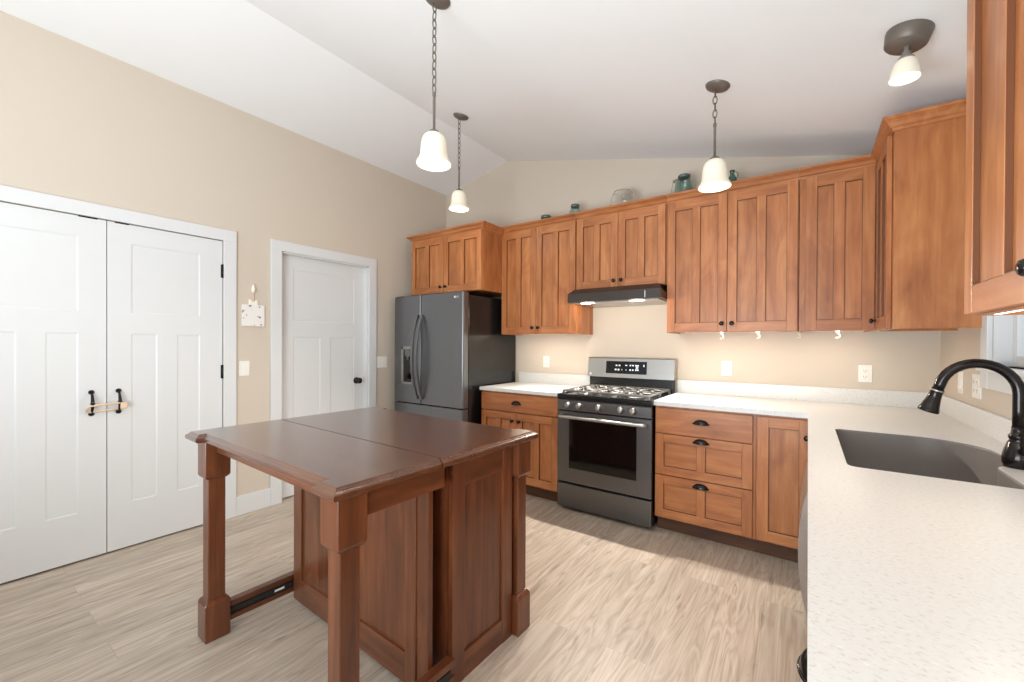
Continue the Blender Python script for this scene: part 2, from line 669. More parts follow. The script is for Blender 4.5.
# closet wall backs behind doors (dark gaps read as shadow)
def panel_door(mb, y0, y1, z0, z1, xf, panels, th=0.035):
    """Flat door with recessed panels; front face at x = xf, thickness back to xf-th."""
    ys = sorted({y0, y1} | {p for q in panels for p in q[:2]})
    zs = sorted({z0, z1} | {p for q in panels for p in q[2:]})
    bm = mb.bm
    mb.box(xf - th, xf - 0.012, y0, y1, z0, z1)
    def inside(y, z):
        return any(q[0] < y < q[1] and q[2] < z < q[3] for q in panels)
    for i in range(len(ys) - 1):
        for j in range(len(zs) - 1):
            if not inside((ys[i] + ys[i + 1]) / 2, (zs[j] + zs[j + 1]) / 2):
                vs = [bm.verts.new((xf, y, z)) for y, z in ((ys[i], zs[j]), (ys[i + 1], zs[j]), (ys[i + 1], zs[j + 1]), (ys[i], zs[j + 1]))]
                bm.faces.new(vs)
    # sloped sticking and raised field
    d, s = 0.0035, 0.008
    for a, b, c, e in panels:
        o = [(xf, a, c), (xf, b, c), (xf, b, e), (xf, a, e)]
        i_ = [(xf - d, a + s, c + s), (xf - d, b - s, c + s), (xf - d, b - s, e - s), (xf - d, a + s, e - s)]
        ov = [bm.verts.new(p) for p in o]
        iv = [bm.verts.new(p) for p in i_]
        for k in range(4):
            bm.faces.new((ov[k], ov[(k + 1) % 4], iv[(k + 1) % 4], iv[k]))
        bm.faces.new(iv)
    # outer rim
    o = [(xf, y0, z0), (xf, y1, z0), (xf, y1, z1), (xf, y0, z1)]
    b_ = [(xf - 0.014, y0, z0), (xf - 0.014, y1, z0), (xf - 0.014, y1, z1), (xf - 0.014, y0, z1)]
    ov = [bm.verts.new(p) for p in o]
    bv = [bm.verts.new(p) for p in b_]
    for k in range(4):
        bm.faces.new((ov[k], ov[(k + 1) % 4], bv[(k + 1) % 4], bv[k]))


def pull_handle(parent, y, zc, xf):
    mb = MB()
    pts = []
    for k in range(13):
        t = k / 12
        z = zc - 0.065 + 0.13 * t
        pts.append((xf + 0.010 + 0.030 * math.sin(PI * t), y, z))
    rad = [0.0055 + 0.0035 * math.sin(PI * k / 12) ** 2 for k in range(13)]
    mb.tube(pts, rad, 10)
    for s in (-1, 1):
        mb.lathe([(0.014, -0.001), (0.014, 0.003), (0.009, 0.007), (0.007, 0.014)], (xf, y, zc + s * 0.065), 'X', 16)
    mb.lathe([(0.010, -0.004), (0.0125, 0), (0.010, 0.004)], (xf + 0.040, y, zc), 'Z', 14)
    mb.build('handle', M['bronze'], parent)


def hinge(parent, y, z, xf):
    mb = MB()
    mb.box(xf - 0.004, xf + 0.003, y - 0.010, y + 0.010, z - 0.048, z + 0.048, 0, 0.001)
    mb.lathe([(0.006, -0.05), (0.006, 0.05)], (xf + 0.006, y, z), 'Z', 10)
    mb.build('hinge', M['bronze'], parent)


xf = XL + 0.004
DM = 0.636
for k, (a, b, lab) in enumerate(((DA0 + 0.004, DM - 0.002, 'left white closet door'), (DM + 0.002, DA1 - 0.005, 'right white closet door'))):
    d = sname('door_%d' % (k + 1))
    d['label'] = lab
    mb = MB()
    m0 = a + 0.108 if k else b - 0.118 - 0.362
    m1 = m0 + 0.362
    panel_door(mb, a, b, 0.012, DH - 0.006, xf, [(m0, m1, 1.485, 1.925), (m0, m0 + 0.13, 0.29, 1.357), (m1 - 0.13, m1, 0.29, 1.357)])
    mb.build('door_leaf', M['white'], d)
    pull_handle(d, (0.569 if k == 0 else 0.688), 0.936, xf)
    hy = a if k == 0 else b
    for hz in (0.24, 1.09, 1.825):
        hinge(d, hy, hz, xf)
    # ball-catch plates at the head of the opening
    MB().box(xf - 0.01, xf + 0.002, (DM - 0.12 if k == 0 else DM + 0.035), (DM - 0.04 if k == 0 else DM + 0.10), DH - 0.010, DH - 0.002).build('catch_plate', M['bronze'], d)
d = sname('door_3')
d['label'] = 'single white door beside the refrigerator'
xd = XL - 0.05
mb = MB()
panel_door(mb, DB0 + 0.012, DB1 - 0.012, 0.012, DH - 0.012, xd, [(DB0 + 0.12, DB1 - 0.12, 1.485, 1.925), (DB0 + 0.12, DB0 + 0.36, 0.29, 1.357), (DB1 - 0.36, DB1 - 0.12, 0.29, 1.357)])
mb.build('door_leaf', M['white'], d)
mb = MB()
mb.box(XL - 0.115, XL + 0.001, DB0, DB0 + 0.012, 0, DH)
mb.box(XL - 0.115, XL + 0.001, DB1 - 0.012, DB1, 0, DH)
mb.box(XL - 0.115, XL + 0.001, DB0, DB1, DH - 0.012, DH)
mb.build('jamb', M['white'], d)
mb = MB()
mb.lathe([(0.031, 0), (0.031, 0.006), (0.014, 0.012), (0.011, 0.030), (0.020, 0.036), (0.028, 0.048), (0.027, 0.060), (0.015, 0.068), (0.001, 0.070)], (xd, 2.372, 0.945), 'X', 24)
mb.build('knob', M['bronze'], d)


def casing(name, y0, y1, ztop, wv=0.082, th=0.018):
    mb = MB()
    mb.box(XL, XL + th, y0 - wv, y0, 0, ztop, 0, 0.003)
    mb.box(XL, XL + th, y1, y1 + wv, 0, ztop, 0, 0.003)
    mb.box(XL, XL + th, y0 - wv, y1 + wv, ztop, ztop + wv, 0, 0.003)
    return struct(mb.build(name, M['white']))


casing('trim_1', DA0, DA1, DH)['label'] = 'white casing around the closet doors'
casing('trim_2', DB0, DB1, DH)['label'] = 'white casing around the single door'
mb = MB()
mb.box(XL, XL + 0.014, DA1 + 0.082, DB0 - 0.082, 0, 0.145, 0, 0.003)
mb.box(XL, XL + 0.014, DB1 + 0.082, YB, 0, 0.145, 0, 0.003)
mb.box(XL, XL + 0.014, YF, DA0 - 0.082, 0, 0.145, 0, 0.003)
struct(mb.build('baseboard_left', M['white']))
struct(MB().box(XL + 0.014, -2.452, YB - 0.014, YB, 0, 0.145, 0, 0.003).build('baseboard_back', M['white']))

# window over the sink
wd = sname('window_1')
wd['label'] = 'white window over the sink'
mb = MB()
c = 0.085
mb.box(XR - 0.018, XR, WY1, WY1 + c, WZ0 - 0.10, WZ1 + c, 0, 0.003)
mb.box(XR - 0.018, XR, WY0 - c, WY0, WZ0 - 0.10, WZ1 + c, 0, 0.003)
mb.box(XR - 0.018, XR, WY0, WY1, WZ1, WZ1 + c, 0, 0.003)
mb.box(XR - 0.016, XR, WY0 - 0.02, WY1 + 0.02, WZ0 - 0.10, WZ0 - 0.02, 0, 0.003)
mb.build('casing', M['white'], wd)
MB().box(XR - 0.045, XR + 0.09, WY0 - 0.03, WY1 + 0.03, WZ0 - 0.022, WZ0, 0, 0.004).build('sill', M['white'], wd)
mb = MB()
t = 0.012
mb.box(XR, XR + 0.10, WY1 - t, WY1, WZ0, WZ1)
mb.box(XR, XR + 0.10, WY0, WY0 + t, WZ0, WZ1)
mb.box(XR, XR + 0.10, WY0, WY1, WZ1 - t, WZ1)
mb.build('jamb', M['white'], wd)
mb = MB()
s = 0.045
y0, y1 = WY0 + t, WY1 - t
for za, zb, xo in ((WZ0, (WZ0 + WZ1) / 2 + 0.02, 0.055), ((WZ0 + WZ1) / 2 - 0.02, WZ1 - t, 0.080)):
    mb.box(XR + xo, XR + xo + 0.022, y0, y0 + s, za, zb, 0, 0.002)
    mb.box(XR + xo, XR + xo + 0.022, y1 - s, y1, za, zb, 0, 0.002)
    mb.box(XR + xo, XR + xo + 0.022, y0 + s, y1 - s, za, za + s, 0, 0.002)
    mb.box(XR + xo, XR + xo + 0.022, y0 + s, y1 - s, zb - s, zb, 0, 0.002)
mb.build('sash', M['white'], wd)
MB().box(XR + 0.066, XR + 0.070, y0 + s, y1 - s, WZ0 + s, (WZ0 + WZ1) / 2 - 0.025).build('pane', M['pane'], wd)
MB().box(XR + 0.090, XR + 0.094, y0 + s, y1 - s, (WZ0 + WZ1) / 2 + 0.025, WZ1 - t - s).build('pane', M['pane'], wd)

# ------------------------------------------------------------------ cabinet parts
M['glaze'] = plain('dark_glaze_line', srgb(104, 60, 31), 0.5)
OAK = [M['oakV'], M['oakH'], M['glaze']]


def shaker(parent, x0, x1, z0, z1, cols=2, y=0.0, th=0.02, stile=0.057, rail=0.062, mid=0.052, name='door'):
    mb = MB()
    bv = 0.0015
    mb.box(x0, x0 + stile, y, y + th, z0, z1, 0, bv)
    mb.box(x1 - stile, x1, y, y + th, z0, z1, 0, bv)
    mb.box(x0 + stile, x1 - stile, y, y + th, z0, z0 + rail, 1, bv)
    mb.box(x0 + stile, x1 - stile, y, y + th, z1 - rail, z1, 1, bv)
    inner = x1 - x0 - 2 * stile
    pw = (inner - mid * (cols - 1)) / cols
    for k in range(cols):
        a = x0 + stile + k * (pw + mid)
        mb.box(a - 0.002, a + pw + 0.002, y + 0.013, y + th - 0.001, z0 + rail - 0.002, z1 - rail + 0.002, 0 if name == 'door' else 1)
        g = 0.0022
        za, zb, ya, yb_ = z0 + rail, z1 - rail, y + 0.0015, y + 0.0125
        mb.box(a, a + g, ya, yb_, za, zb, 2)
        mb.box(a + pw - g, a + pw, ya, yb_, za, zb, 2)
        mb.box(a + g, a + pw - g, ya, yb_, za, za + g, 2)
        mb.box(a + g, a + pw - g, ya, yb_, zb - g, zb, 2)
        if k < cols - 1:
            mb.box(a + pw, a + pw + mid, y, y + th, z0 + rail, z1 - rail, 0, bv)
    return mb.build(name, OAK, parent)


def slab(parent, x0, x1, z0, z1, y=0.0, th=0.02, name='drawer'):
    return MB().box(x0, x1, y, y + th, z0, z1, 1, 0.003).build(name, OAK, parent)


def knob(parent, x, z, y=0.0):
    mb = MB()
    mb.lathe([(0.009, 0), (0.009, 0.002), (0.0055, 0.006), (0.0055, 0.013), (0.013, 0.017), (0.0155, 0.022), (0.0125, 0.027), (0.006, 0.0295), (0.0005, 0.030)], (x, y, z), '-Y', 18)
    return mb.build('knob', M['bronze'], parent)


def cup_pull(parent, x, z, y=0.0):
    mb = MB()
    a, b, d = 0.047, 0.030, 0.027
    N, K = 20, 8
    for off, sgn in ((0.0, 1), (0.0025, -1)):
        grid = []
        for i in range(N + 1):
            ph = PI * i / N
            row = []
            for j in range(K + 1):
                ta = PI / 2 * j / K
                row.append(mb.bm.verts.new((x + (a - off) * math.cos(ph), y - (d - off) * math.sin(ph) * math.cos(ta), z + (b - off) * math.sin(ph) * math.sin(ta))))
            grid.append(row)
        for i in range(N):
            for j in range(K):
                try:
                    f = mb.bm.faces.new((grid[i][j], grid[i + 1][j], grid[i + 1][j + 1], grid[i][j + 1]))
                    f.smooth = True
                except ValueError:
                    pass
    rim = [(x + a * math.cos(PI * i / 16), y - d * math.sin(PI * i / 16), z) for i in range(17)]
    mb.tube(rim, 0.003, 8)
    mb.box(x - 0.052, x + 0.052, y - 0.002, y, z - 0.004, z + 0.006, 0, 0.001)
    return mb.build('cup_pull', M['bronze'], parent)


CROWN = [(0.0, 0.0), (0.005, 0.0), (0.007, 0.014), (0.016, 0.020), (0.026, 0.036), (0.040, 0.046), (0.046, 0.048), (0.046, 0.062), (0.0, 0.062)]


def molding(mb, path, prof, z0, mi=0):
    """Sweep an (outward offset, height) profile along an open path of right-angled corners; outward is to the right of travel."""
    P = [Vector(p) for p in path]
    n = len(P)
    nrm = []
    for i in range(n - 1):
        d = (P[i + 1] - P[i]).normalized()
        nrm.append(Vector((d.y, -d.x)))
    rings = []
    for i in range(n):
        if i == 0:
            m = nrm[0]
        elif i == n - 1:
            m = nrm[-1]
        else:
            m = nrm[i - 1] + nrm[i]
            m = m / m.dot(nrm[i])
        rings.append([(P[i].x + m.x * o, P[i].y + m.y * o, z0 + h) for o, h in prof])
    mb.loft(rings, mi)


def upper(name, label, loc, wdt, depth, z0, z1, doors, rotz=0.0, crown=('', ''), crown_ext=(0, 0), group='wall cabinets', face=None, under=0.0):
    """Wall cabinet: local x along the front, y=0 the door faces, carcass behind; z local from the cabinet's bottom."""
    t = thing(name, label, 'cabinet', (loc[0], loc[1], z0), rotz, group)
    h = z1 - z0
    mb = MB()
    mb.box(0, wdt, 0.0215, 0.040, 0, h, 0, 0.001)
    mb.box(0, 0.018, 0.040, depth, 0, h, 0, 0.001)
    mb.box(wdt - 0.018, wdt, 0.040, depth, 0, h, 0, 0.001)
    mb.box(0.018, wdt - 0.018, 0.040, depth, 0.012, 0.030, 0)
    mb.box(0.018, wdt - 0.018, 0.040, depth, h - 0.020, h, 0)
    mb.box(0.018, wdt - 0.018, depth - 0.010, depth, 0.030, h - 0.020, 0)
    mb.build('carcass', [M['oakIn']], t)
    for (a, b, ks) in doors:
        d = shaker(t, a, b, 0.004, h - 0.006, rail=0.066)
        if ks is not None:
            knob(d, a + 0.030 if ks < 0 else b - 0.030, 0.060)
    mb = MB()
    path = []
    if crown[0]:
        path.append((0, depth))
    path += [(0 - crown_ext[0], 0.018), (wdt + crown_ext[1], 0.018)]
    if crown[1]:
        path.append((wdt, depth))
    molding(mb, path, CROWN, h - 0.008)
    mb.build('crown', [M['oakH']], t)
    return t


UZ0, UZ1, UY = 1.392, 2.366, YB - 0.35
# over the refrigerator (deep)
fc = upper('wall_cabinet', 'deep two-door cabinet above the refrigerator', (-3.388, YB - 0.645), 0.950, 0.643, 1.795, 2.352,
           [(0.004, 0.466, 1), (0.470, 0.946, -1)], crown=(1, 1))
upper('wall_cabinet', 'tall two-door cabinet between the refrigerator and the hood', (-2.438, UY), 0.802, 0.348, UZ0, UZ1,
      [(0.004, 0.394, 1), (0.398, 0.795, -1)])
upper('wall_cabinet', 'short two-door cabinet directly above the range hood', (-1.633, UY), 0.752, 0.348, 1.758, UZ1,
      [(0.004, 0.370, 1), (0.374, 0.745, -1)])
upper('wall_cabinet', 'wide two-door cabinet right of the range hood', (-0.879, UY), 0.826, 0.348, UZ0, UZ1,
      [(0.006, 0.412, 1), (0.416, 0.820, -1)])
upper('wall_cabinet', 'single-door cabinet at the right end of the back wall', (-0.050, UY), 0.3705, 0.348, UZ0, UZ1,
      [(0.034, 0.3685, None)])
# corner cabinet on the right wall; front faces the room (-X)
upper('wall_cabinet', 'narrow corner cabinet showing its plain side panel near the window', (0.3215, YB - 0.33), 0.471, 0.340, 1.386, UZ1,
      [(0.025, 0.425, -1)], rotz=R(-90), crown=('', 1))
# near cabinet on the right wall
nc = upper('wall_cabinet', 'closest wall cabinet at upper right over the faucet', (0.327, 1.516), 0.466, 0.334, 1.378, UZ1,
           [(0.003, 0.462, 1)], rotz=R(-90), crown=(1, 1))

# ------------------------------------------------------------------ base cabinets
BY = YB - 0.63


def base(name, label, loc, wdt, depth, rotz=0.0, group='base cabinets', toe=True):
    t = thing(name, label, 'cabinet', (loc[0], loc[1], 0), rotz, group)
    mb = MB()
    mb.box(0, wdt, 0.0215, 0.040, 0.105, 0.882, 0, 0.001)
    mb.box(0, 0.018, 0.040, depth, 0.105, 0.882, 0)
    mb.box(wdt - 0.018, wdt, 0.040, depth, 0.105, 0.882, 0)
    mb.box(0.018, wdt - 0.018, 0.040, depth, 0.105, 0.123, 0)
    mb.box(0.018, wdt - 0.018, depth - 0.012, depth, 0.123, 0.882, 0)
    mb.build('carcass', [M['oakIn']], t)
    MB().box(0.0, wdt, 0.085, 0.100, 0.0, 0.105).build('toe_kick', [M['toe']], t)
    return t


b1 = base('base_cabinet', 'base cabinet left of the range with one drawer over two doors', (-2.450, BY), 0.808, 0.628)
cup_pull(slab(b1, 0.004, 0.802, 0.717, 0.868), 0.392, 0.785)
d = shaker(b1, 0.004, 0.392, 0.118, 0.707)
knob(d, 0.392 - 0.034, 0.640)
d = shaker(b1, 0.396, 0.802, 0.118, 0.707)
knob(d, 0.396 + 0.034, 0.640)
b2 = base('base_cabinet', 'base cabinet right of the range with three stacked drawers', (-0.874, BY), 0.614, 0.628)
cup_pull(slab(b2, 0.005, 0.598, 0.697, 0.868), 0.301, 0.782)
dr = shaker(b2, 0.005, 0.598, 0.412, 0.690, cols=2, name='drawer', rail=0.056)
cup_pull(dr, 0.301, 0.655)
dr = shaker(b2, 0.005, 0.598, 0.116, 0.405, cols=2, name='drawer', rail=0.056)
cup_pull(dr, 0.301, 0.362)
b3 = base('base_cabinet', 'narrow single-door base cabinet in the back right corner', (-0.259, BY), 0.280, 0.628)
d = shaker(b3, 0.010, 0.277, 0.118, 0.868, cols=1)
knob(d, 0.256, 0.768)
# the run under the sink counter, fronts facing -X (x = 0.03)
FX = 0.018
dw = thing('dishwasher', 'stainless dishwasher with a bowed front beside the corner cabinet', 'dishwasher', (FX, 2.800, 0), R(-90))
MB().box(0.004, 0.604, 0.026, 0.050, 0.09, 0.872, 0, 0.003).build('tub', M['black'], dw)
mb = MB()
prof = [(0.024, 0.10)]
for k in range(17):
    tt = k / 16
    prof.append((-0.004 - 0.045 * math.sin(PI * tt) ** 0.6, 0.105 + 0.575 * tt))
prof += [(-0.004, 0.865), (0.024, 0.865)]
mb.prism(prof, 'X', 0.006, 0.602)
o = mb.build('door', M['dwsteel'], dw)
MB().box(0.010, 0.598, 0.040, 0.06, 0.0, 0.09).build('toe_kick', M['black'], dw)
bs = base('base_cabinet', 'sink base cabinet with two doors under the faucet counter', (FX, 2.192), 0.78, 0.052, R(-90))
slab(bs, 0.004, 0.776, 0.717, 0.868, name='false_front')
for a, b, kx in ((0.004, 0.388, 0.354), (0.392, 0.776, 0.426)):
    shaker(bs, a, b, 0.118, 0.707)
bd = base('base_cabinet', 'base cabinet with drawers under the near end of the counter', (FX, 1.408), 0.92, 0.60, R(-90))
for z0, z1, zp in ((0.697, 0.868, 0.782), (0.412, 0.690, 0.655), (0.116, 0.405, 0.362)):
    dr = slab(bd, 0.006, 0.914, z0, z1)
    cup_pull(dr, 0.60, zp)

# ------------------------------------------------------------------ countertops
CT0, CT1 = 0.884, 0.914
ct = thing('countertop', 'short white quartz countertop between the refrigerator and the range', 'countertop', (-2.455, YB - 0.648, CT0))
MB().box(0, 0.815, 0, 0.646, 0, 0.03, 0, 0.003).build('slab', M['quartz'], ct)
MB().box(0.0, 0.815, 0.626, 0.646, 0.030, 0.132, 0, 0.002).build('backsplash', M['quartz'], ct)

SINK = []


def arc(cx, cy, r, a0, a1, n=8):
    return [(cx + r * math.cos(R(a0 + (a1 - a0) * k / n)), cy + r * math.sin(R(a0 + (a1 - a0) * k / n))) for k in range(n + 1)]


# counter-clockwise outline, x across the counter, y along it
SINK = arc(0.135, 1.722, 0.028, 180, 270) + arc(0.47, 1.722, 0.030, 270, 360) + [(0.500, 1.80)] \
    + [(0.500, 1.93), (0.503, 1.955), (0.512, 1.972), (0.528, 1.985), (0.548, 1.998), (0.563, 2.02), (0.570, 2.06)] \
    + arc(0.370, 2.226, 0.200, 0, 90, 12) + arc(0.131, 2.400, 0.026, 90, 180)
ct2 = thing('countertop', 'large L-shaped white quartz countertop holding the sink', 'countertop', (0, 0, CT0))
mb = MB()
bm = mb.bm
XC0 = -0.876
outer = [(XC0, YB - 0.648), (0.002, YB - 0.648), (0.002, 0.30), (XR - 0.001, 0.30), (XR - 0.001, YB - 0.001), (XC0, YB - 0.001)]
for z in (0.0, 0.030):
    loops = []
    for pts in (outer, SINK):
        vs = [bm.verts.new((p[0], p[1], z)) for p in pts]
        es = [bm.edges.new((vs[k], vs[(k + 1) % len(vs)])) for k in range(len(vs))]
        loops.append((vs, es))
    bmesh.ops.triangle_fill(bm, edges=loops[0][1] + loops[1][1], use_beauty=True)
    if z == 0.0:
        low = loops
    else:
        for (va, _), (vb, _) in zip(low, loops):
            n_ = len(va)
            for k in range(n_):
                bm.faces.new((va[k], va[(k + 1) % n_], vb[(k + 1) % n_], vb[k]))
mb.build('slab', M['quartz'], ct2)
mb = MB()
mb.box(XC0, XR - 0.001, YB - 0.021, YB - 0.001, 0.030, 0.132, 0, 0.002)
mb.box(XR - 0.021, XR - 0.001, 0.30, YB - 0.021, 0.030, 0.132, 0, 0.002)
mb.build('backsplash', M['quartz'], ct2)

sk = thing('sink', 'grey undermount sink with a rounded far corner set in the counter', 'sink', (0, 0, 0))
mb = MB()
cx = sum(p[0] for p in SINK) / len(SINK)
cy = sum(p[1] for p in SINK) / len(SINK)


def inset(f, z):
    return [(cx + (p[0] - cx) * f, cy + (p[1] - cy) * f, z) for p in SINK]


rings = [inset(0.997, 0.9125), inset(0.994, 0.9130), inset(0.991, 0.905), inset(0.985, 0.72), inset(0.96, 0.70), inset(0.90, 0.692), inset(0.15, 0.686)]
mb.loft(rings, 0, False, True, True, True)
mb.loft([inset(0.997, 0.9125), inset(0.997, 0.88), inset(0.997, 0.870), inset(0.995, 0.71), inset(0.96, 0.680), inset(0.15, 0.674)], 0, False, True, True, True)
mb.build('basin', M['sink'], sk)
mb = MB()
mb.lathe([(0.056, 0.0), (0.056, 0.003), (0.046, 0.004), (0.040, 0.001), (0.004, 0.0015)], (cx, cy, 0.6862), 'Z', 28)
mb.build('drain', M['steel'], sk)

fa = thing('faucet', 'dark bronze gooseneck faucet behind the sink', 'faucet', (0.556, 1.99, 0.9145), R(0))
mb = MB()
mb.lathe([(0.0, 0), (0.034, 0), (0.034, 0.006), (0.037, 0.012), (0.037, 0.030), (0.034, 0.050), (0.026, 0.078), (0.0205, 0.088), (0.0235, 0.094), (0.0235, 0.103), (0.018, 0.108), (0.017, 0.118), (0.0165, 0.13)], (0, 0, 0), 'Z', 28)
mb.build('base', M['bronze'], fa)
pts = [(0, 0, 0.12), (0, 0, 0.18), (0, 0, 0.235)]
for k in range(1, 17):
    a = PI * k / 16 * 0.93
    pts.append((-0.0905 + 0.0905 * math.cos(a), 0.012 * k / 16, 0.235 + 0.0950 * math.sin(a)))
d0 = (Vector(pts[-1]) - Vector(pts[-2])).normalized()
pts.append(tuple(Vector(pts[-1]) + d0 * 0.022))
mb = MB()
mb.tube(pts, 0.0155, 16)
mb.build('neck', M['bronze'], fa)
e = Vector(pts[-1])
dr_ = (Vector(pts[-1]) - Vector(pts[-2])).normalized()
q = Vector((0, 0, 1)).rotation_difference(dr_).to_matrix()
mb = MB()
mb.lathe([(0.0165, -0.004), (0.0185, 0.0), (0.0185, 0.006), (0.017, 0.010), (0.019, 0.030), (0.0245, 0.058), (0.029, 0.074), (0.029, 0.079), (0.024, 0.081), (0.0, 0.079)], e, 'Z', 26, rot=q)
mb.build('spray_head', M['bronze'], fa)
mb = MB()
mb.lathe([(0.0178, -0.001), (0.0192, 0.001), (0.0192, 0.004), (0.0178, 0.006)], e, 'Z', 26, rot=q)
mb.build('collar_ring', M['steel'], fa)
mb = MB()
mb.tube([(0.0, -0.030, 0.055), (0.004, -0.055, 0.062), (0.008, -0.085, 0.085), (0.010, -0.105, 0.118)], [0.012, 0.010, 0.008, 0.0085], 12)
mb.build('lever', M['bronze'], fa)

# ------------------------------------------------------------------ refrigerator
fr = thing('refrigerator', 'black stainless french-door refrigerator beside the white door', 'refrigerator', (-3.436, 2.70, 0))
FW = 0.938
mb = MB()
mb.box(0.012, FW - 0.012 + 0.010, 0.075, 0.80, 0.02, 1.745, 0, 0.006)
mb.build('cabinet_body', M['fridgeSide'], fr)
for a, b in ((0.02, 0.12), (FW - 0.12, FW - 0.02)):
    MB().box(a, b, 0.012, 0.10, 1.748, 1.772, 0, 0.005).build('hinge_cover', M['blackmatte'], fr)
SEAM = 0.389


def fdoor(name, x0, x1, z0, z1):
    mb = MB()
    prof = []
    r = 0.016
    for cx_, a0, a1 in ((x0 + r, 180, 270), (x1 - r, 270, 360)):
        for k in range(6):
            a = R(a0 + (a1 - a0) * k / 5)
            prof.append((cx_ + r * math.cos(a), r + r * math.sin(a)))
    prof += [(x1, 0.066), (x0, 0.066)]
    mb.prism(prof, 'Z', z0, z1)
    return mb.build(name, M['steelDark'], fr)


dl = fdoor('door', 0.0, SEAM - 0.003, 0.728, 1.765)
drr = fdoor('door', SEAM + 0.003, FW, 0.728, 1.765)
fz = fdoor('freezer_drawer', 0.0, FW, 0.055, 0.716)
MB().box(0.02, FW - 0.02, 0.04, 0.10, 0.0, 0.05).build('toe_grille', M['blackmatte'], fr)


def fhandle(parent, x):
    mb = MB()
    N = 18
    rings = []
    for k in range(N + 1):
        tt = k / N
        z = 0.775 + 0.80 * tt
        bow = math.sin(PI * tt)
        y = -0.012 - 0.072 * bow ** 0.8
        wv = 0.011
        dd = 0.012
        rings.append([(x - wv, y - dd * 0.4, z), (x - wv * 0.6, y - dd, z), (x + wv * 0.6, y - dd, z), (x + wv, y - dd * 0.4, z), (x + wv, y + dd, z), (x - wv, y + dd, z)])
    mb.loft(rings, 0, True, True, True, False)
    mb.box(x - 0.009, x + 0.009, -0.022, 0.004, 0.772, 0.800, 0, 0.003)
    mb.box(x - 0.009, x + 0.009, -0.022, 0.004, 1.550, 1.578, 0, 0.003)
    mb.build('handle', M['steelDark'], parent)


fhandle(dl, SEAM - 0.030)
fhandle(drr, SEAM + 0.032)
# water dispenser on the left door
ds = thing('dispenser', '', '')
del ds['label'], ds['category']
ds.parent = fr
mb = MB()
dx0, dx1, dz0, dz1 = 0.120, 0.292, 0.905, 1.275
mb.box(dx0, dx0 + 0.030, -0.010, 0.004, dz0, dz1, 0, 0.003)
mb.box(dx1 - 0.022, dx1, -0.010, 0.004, dz0, dz1, 0, 0.003)
mb.box(dx0, dx1, -0.010, 0.004, dz0, dz0 + 0.022, 0, 0.003)
mb.box(dx0, dx1, -0.010, 0.004, dz1 - 0.030, dz1, 0, 0.003)
mb.build('dispenser_frame', M['steel'], ds)
MB().box(dx0 + 0.030, dx1 - 0.022, -0.003, 0.002, dz0 + 0.022, dz1 - 0.030).build('dispenser_recess', M['blackglass'], ds)
mb = MB()
mb.box(dx0 + 0.075, dx1 - 0.024, -0.028, 0.0, dz1 - 0.095, dz1 - 0.030, 0, 0.004)
mb.lathe([(0.010, 0), (0.012, 0.03), (0.012, 0.04)], (dx0 + 0.105, -0.014, dz1 - 0.130), 'Z', 14)
mb.build('dispenser_spout', M['steelDark'], ds)
bg = MB()
bg.lathe([(0.0, 0), (0.011, 0), (0.011, 0.0012), (0.0, 0.0012)], (0.836, 0.0, 1.722), '-Y', 20)
bgo = bg.build('badge', M['mark'], drr)
text_mesh('badge_lettering', 'LG', 0.024, M['mark'], bgo, (0.868, -0.0006, 1.722), (R(90), 0, 0))

# ------------------------------------------------------------------ gas range
RX0, RW = -1.634, 0.752
rg = thing('gas_range', 'dark stainless gas range with five knobs under the hood', 'range', (RX0, YB - 0.66, 0))
MB().box(0.004, RW - 0.004, 0.030, 0.640, 0.03, 0.885, 0, 0.003).build('range_body', M['black'], rg)
mb = MB()
mb.box(0.004, RW - 0.004, 0.0, 0.030, 0.030, 0.212, 0, 0.005)
mb.build('storage_drawer', M['steelDoor'], rg)
dro = MB()
gx0, gx1, gz0, gz1 = 0.104, 0.642, 0.338, 0.735
dro.box(0.004, gx0, 0.0, 0.030, 0.228, 0.778, 0, 0.002)
dro.box(gx1, RW - 0.004, 0.0, 0.030, 0.228, 0.778, 0, 0.002)
dro.box(gx0, gx1, 0.0, 0.030, 0.228, gz0, 0)
dro.box(gx0, gx1, 0.0, 0.030, gz1, 0.778, 0)
od = dro.build('oven_door', M['steelDoor'], rg)
MB().box(gx0, gx1, 0.003, 0.028, gz0, gz1).build('oven_window', M['blackglass'], od)
mb = MB()
mb.tube([(0.028, -0.046, 0.742), (0.06, -0.050, 0.742), (RW / 2, -0.052, 0.742), (RW - 0.06, -0.050, 0.742), (RW - 0.028, -0.046, 0.742)], 0.0125, 14)
for x in (0.045, RW - 0.045):
    mb.box(x - 0.014, x + 0.014, -0.046, 0.002, 0.728, 0.756, 0, 0.005)
mb.build('oven_handle', M['steel'], od)
mb = MB()
mb.prism([(-0.004, 0.790), (-0.004, 0.862), (0.010, 0.878), (0.060, 0.878), (0.060, 0.790)], 'X', 0.004, RW - 0.004)
cp = mb.build('control_panel', M['steelDoor'], rg)
for kx in (0.102, 0.198, 0.358, 0.530, 0.622):
    mb = MB()
    mb.lathe([(0.027, 0), (0.027, 0.006), (0.022, 0.010), (0.0205, 0.030), (0.018, 0.034), (0.0, 0.0345)], (kx, -0.004, 0.832), '-Y', 26)
    mb.box(kx - 0.005, kx + 0.005, -0.046, -0.030, 0.812, 0.852, 0, 0.002)
    mb.build('knob', M['steel'], rg)
mb = MB()
mb.box(0.0, RW, -0.006, 0.60, 0.878, 0.905, 0, 0.004)
mb.box(0.0, RW, -0.006, 0.012, 0.905, 0.914, 0, 0.003)
mb.box(0.0, 0.014, 0.012, 0.60, 0.905, 0.914, 0, 0.003)
mb.box(RW - 0.014, RW, 0.012, 0.60, 0.905, 0.914, 0, 0.003)
mb.build('cooktop', M['black'], rg)
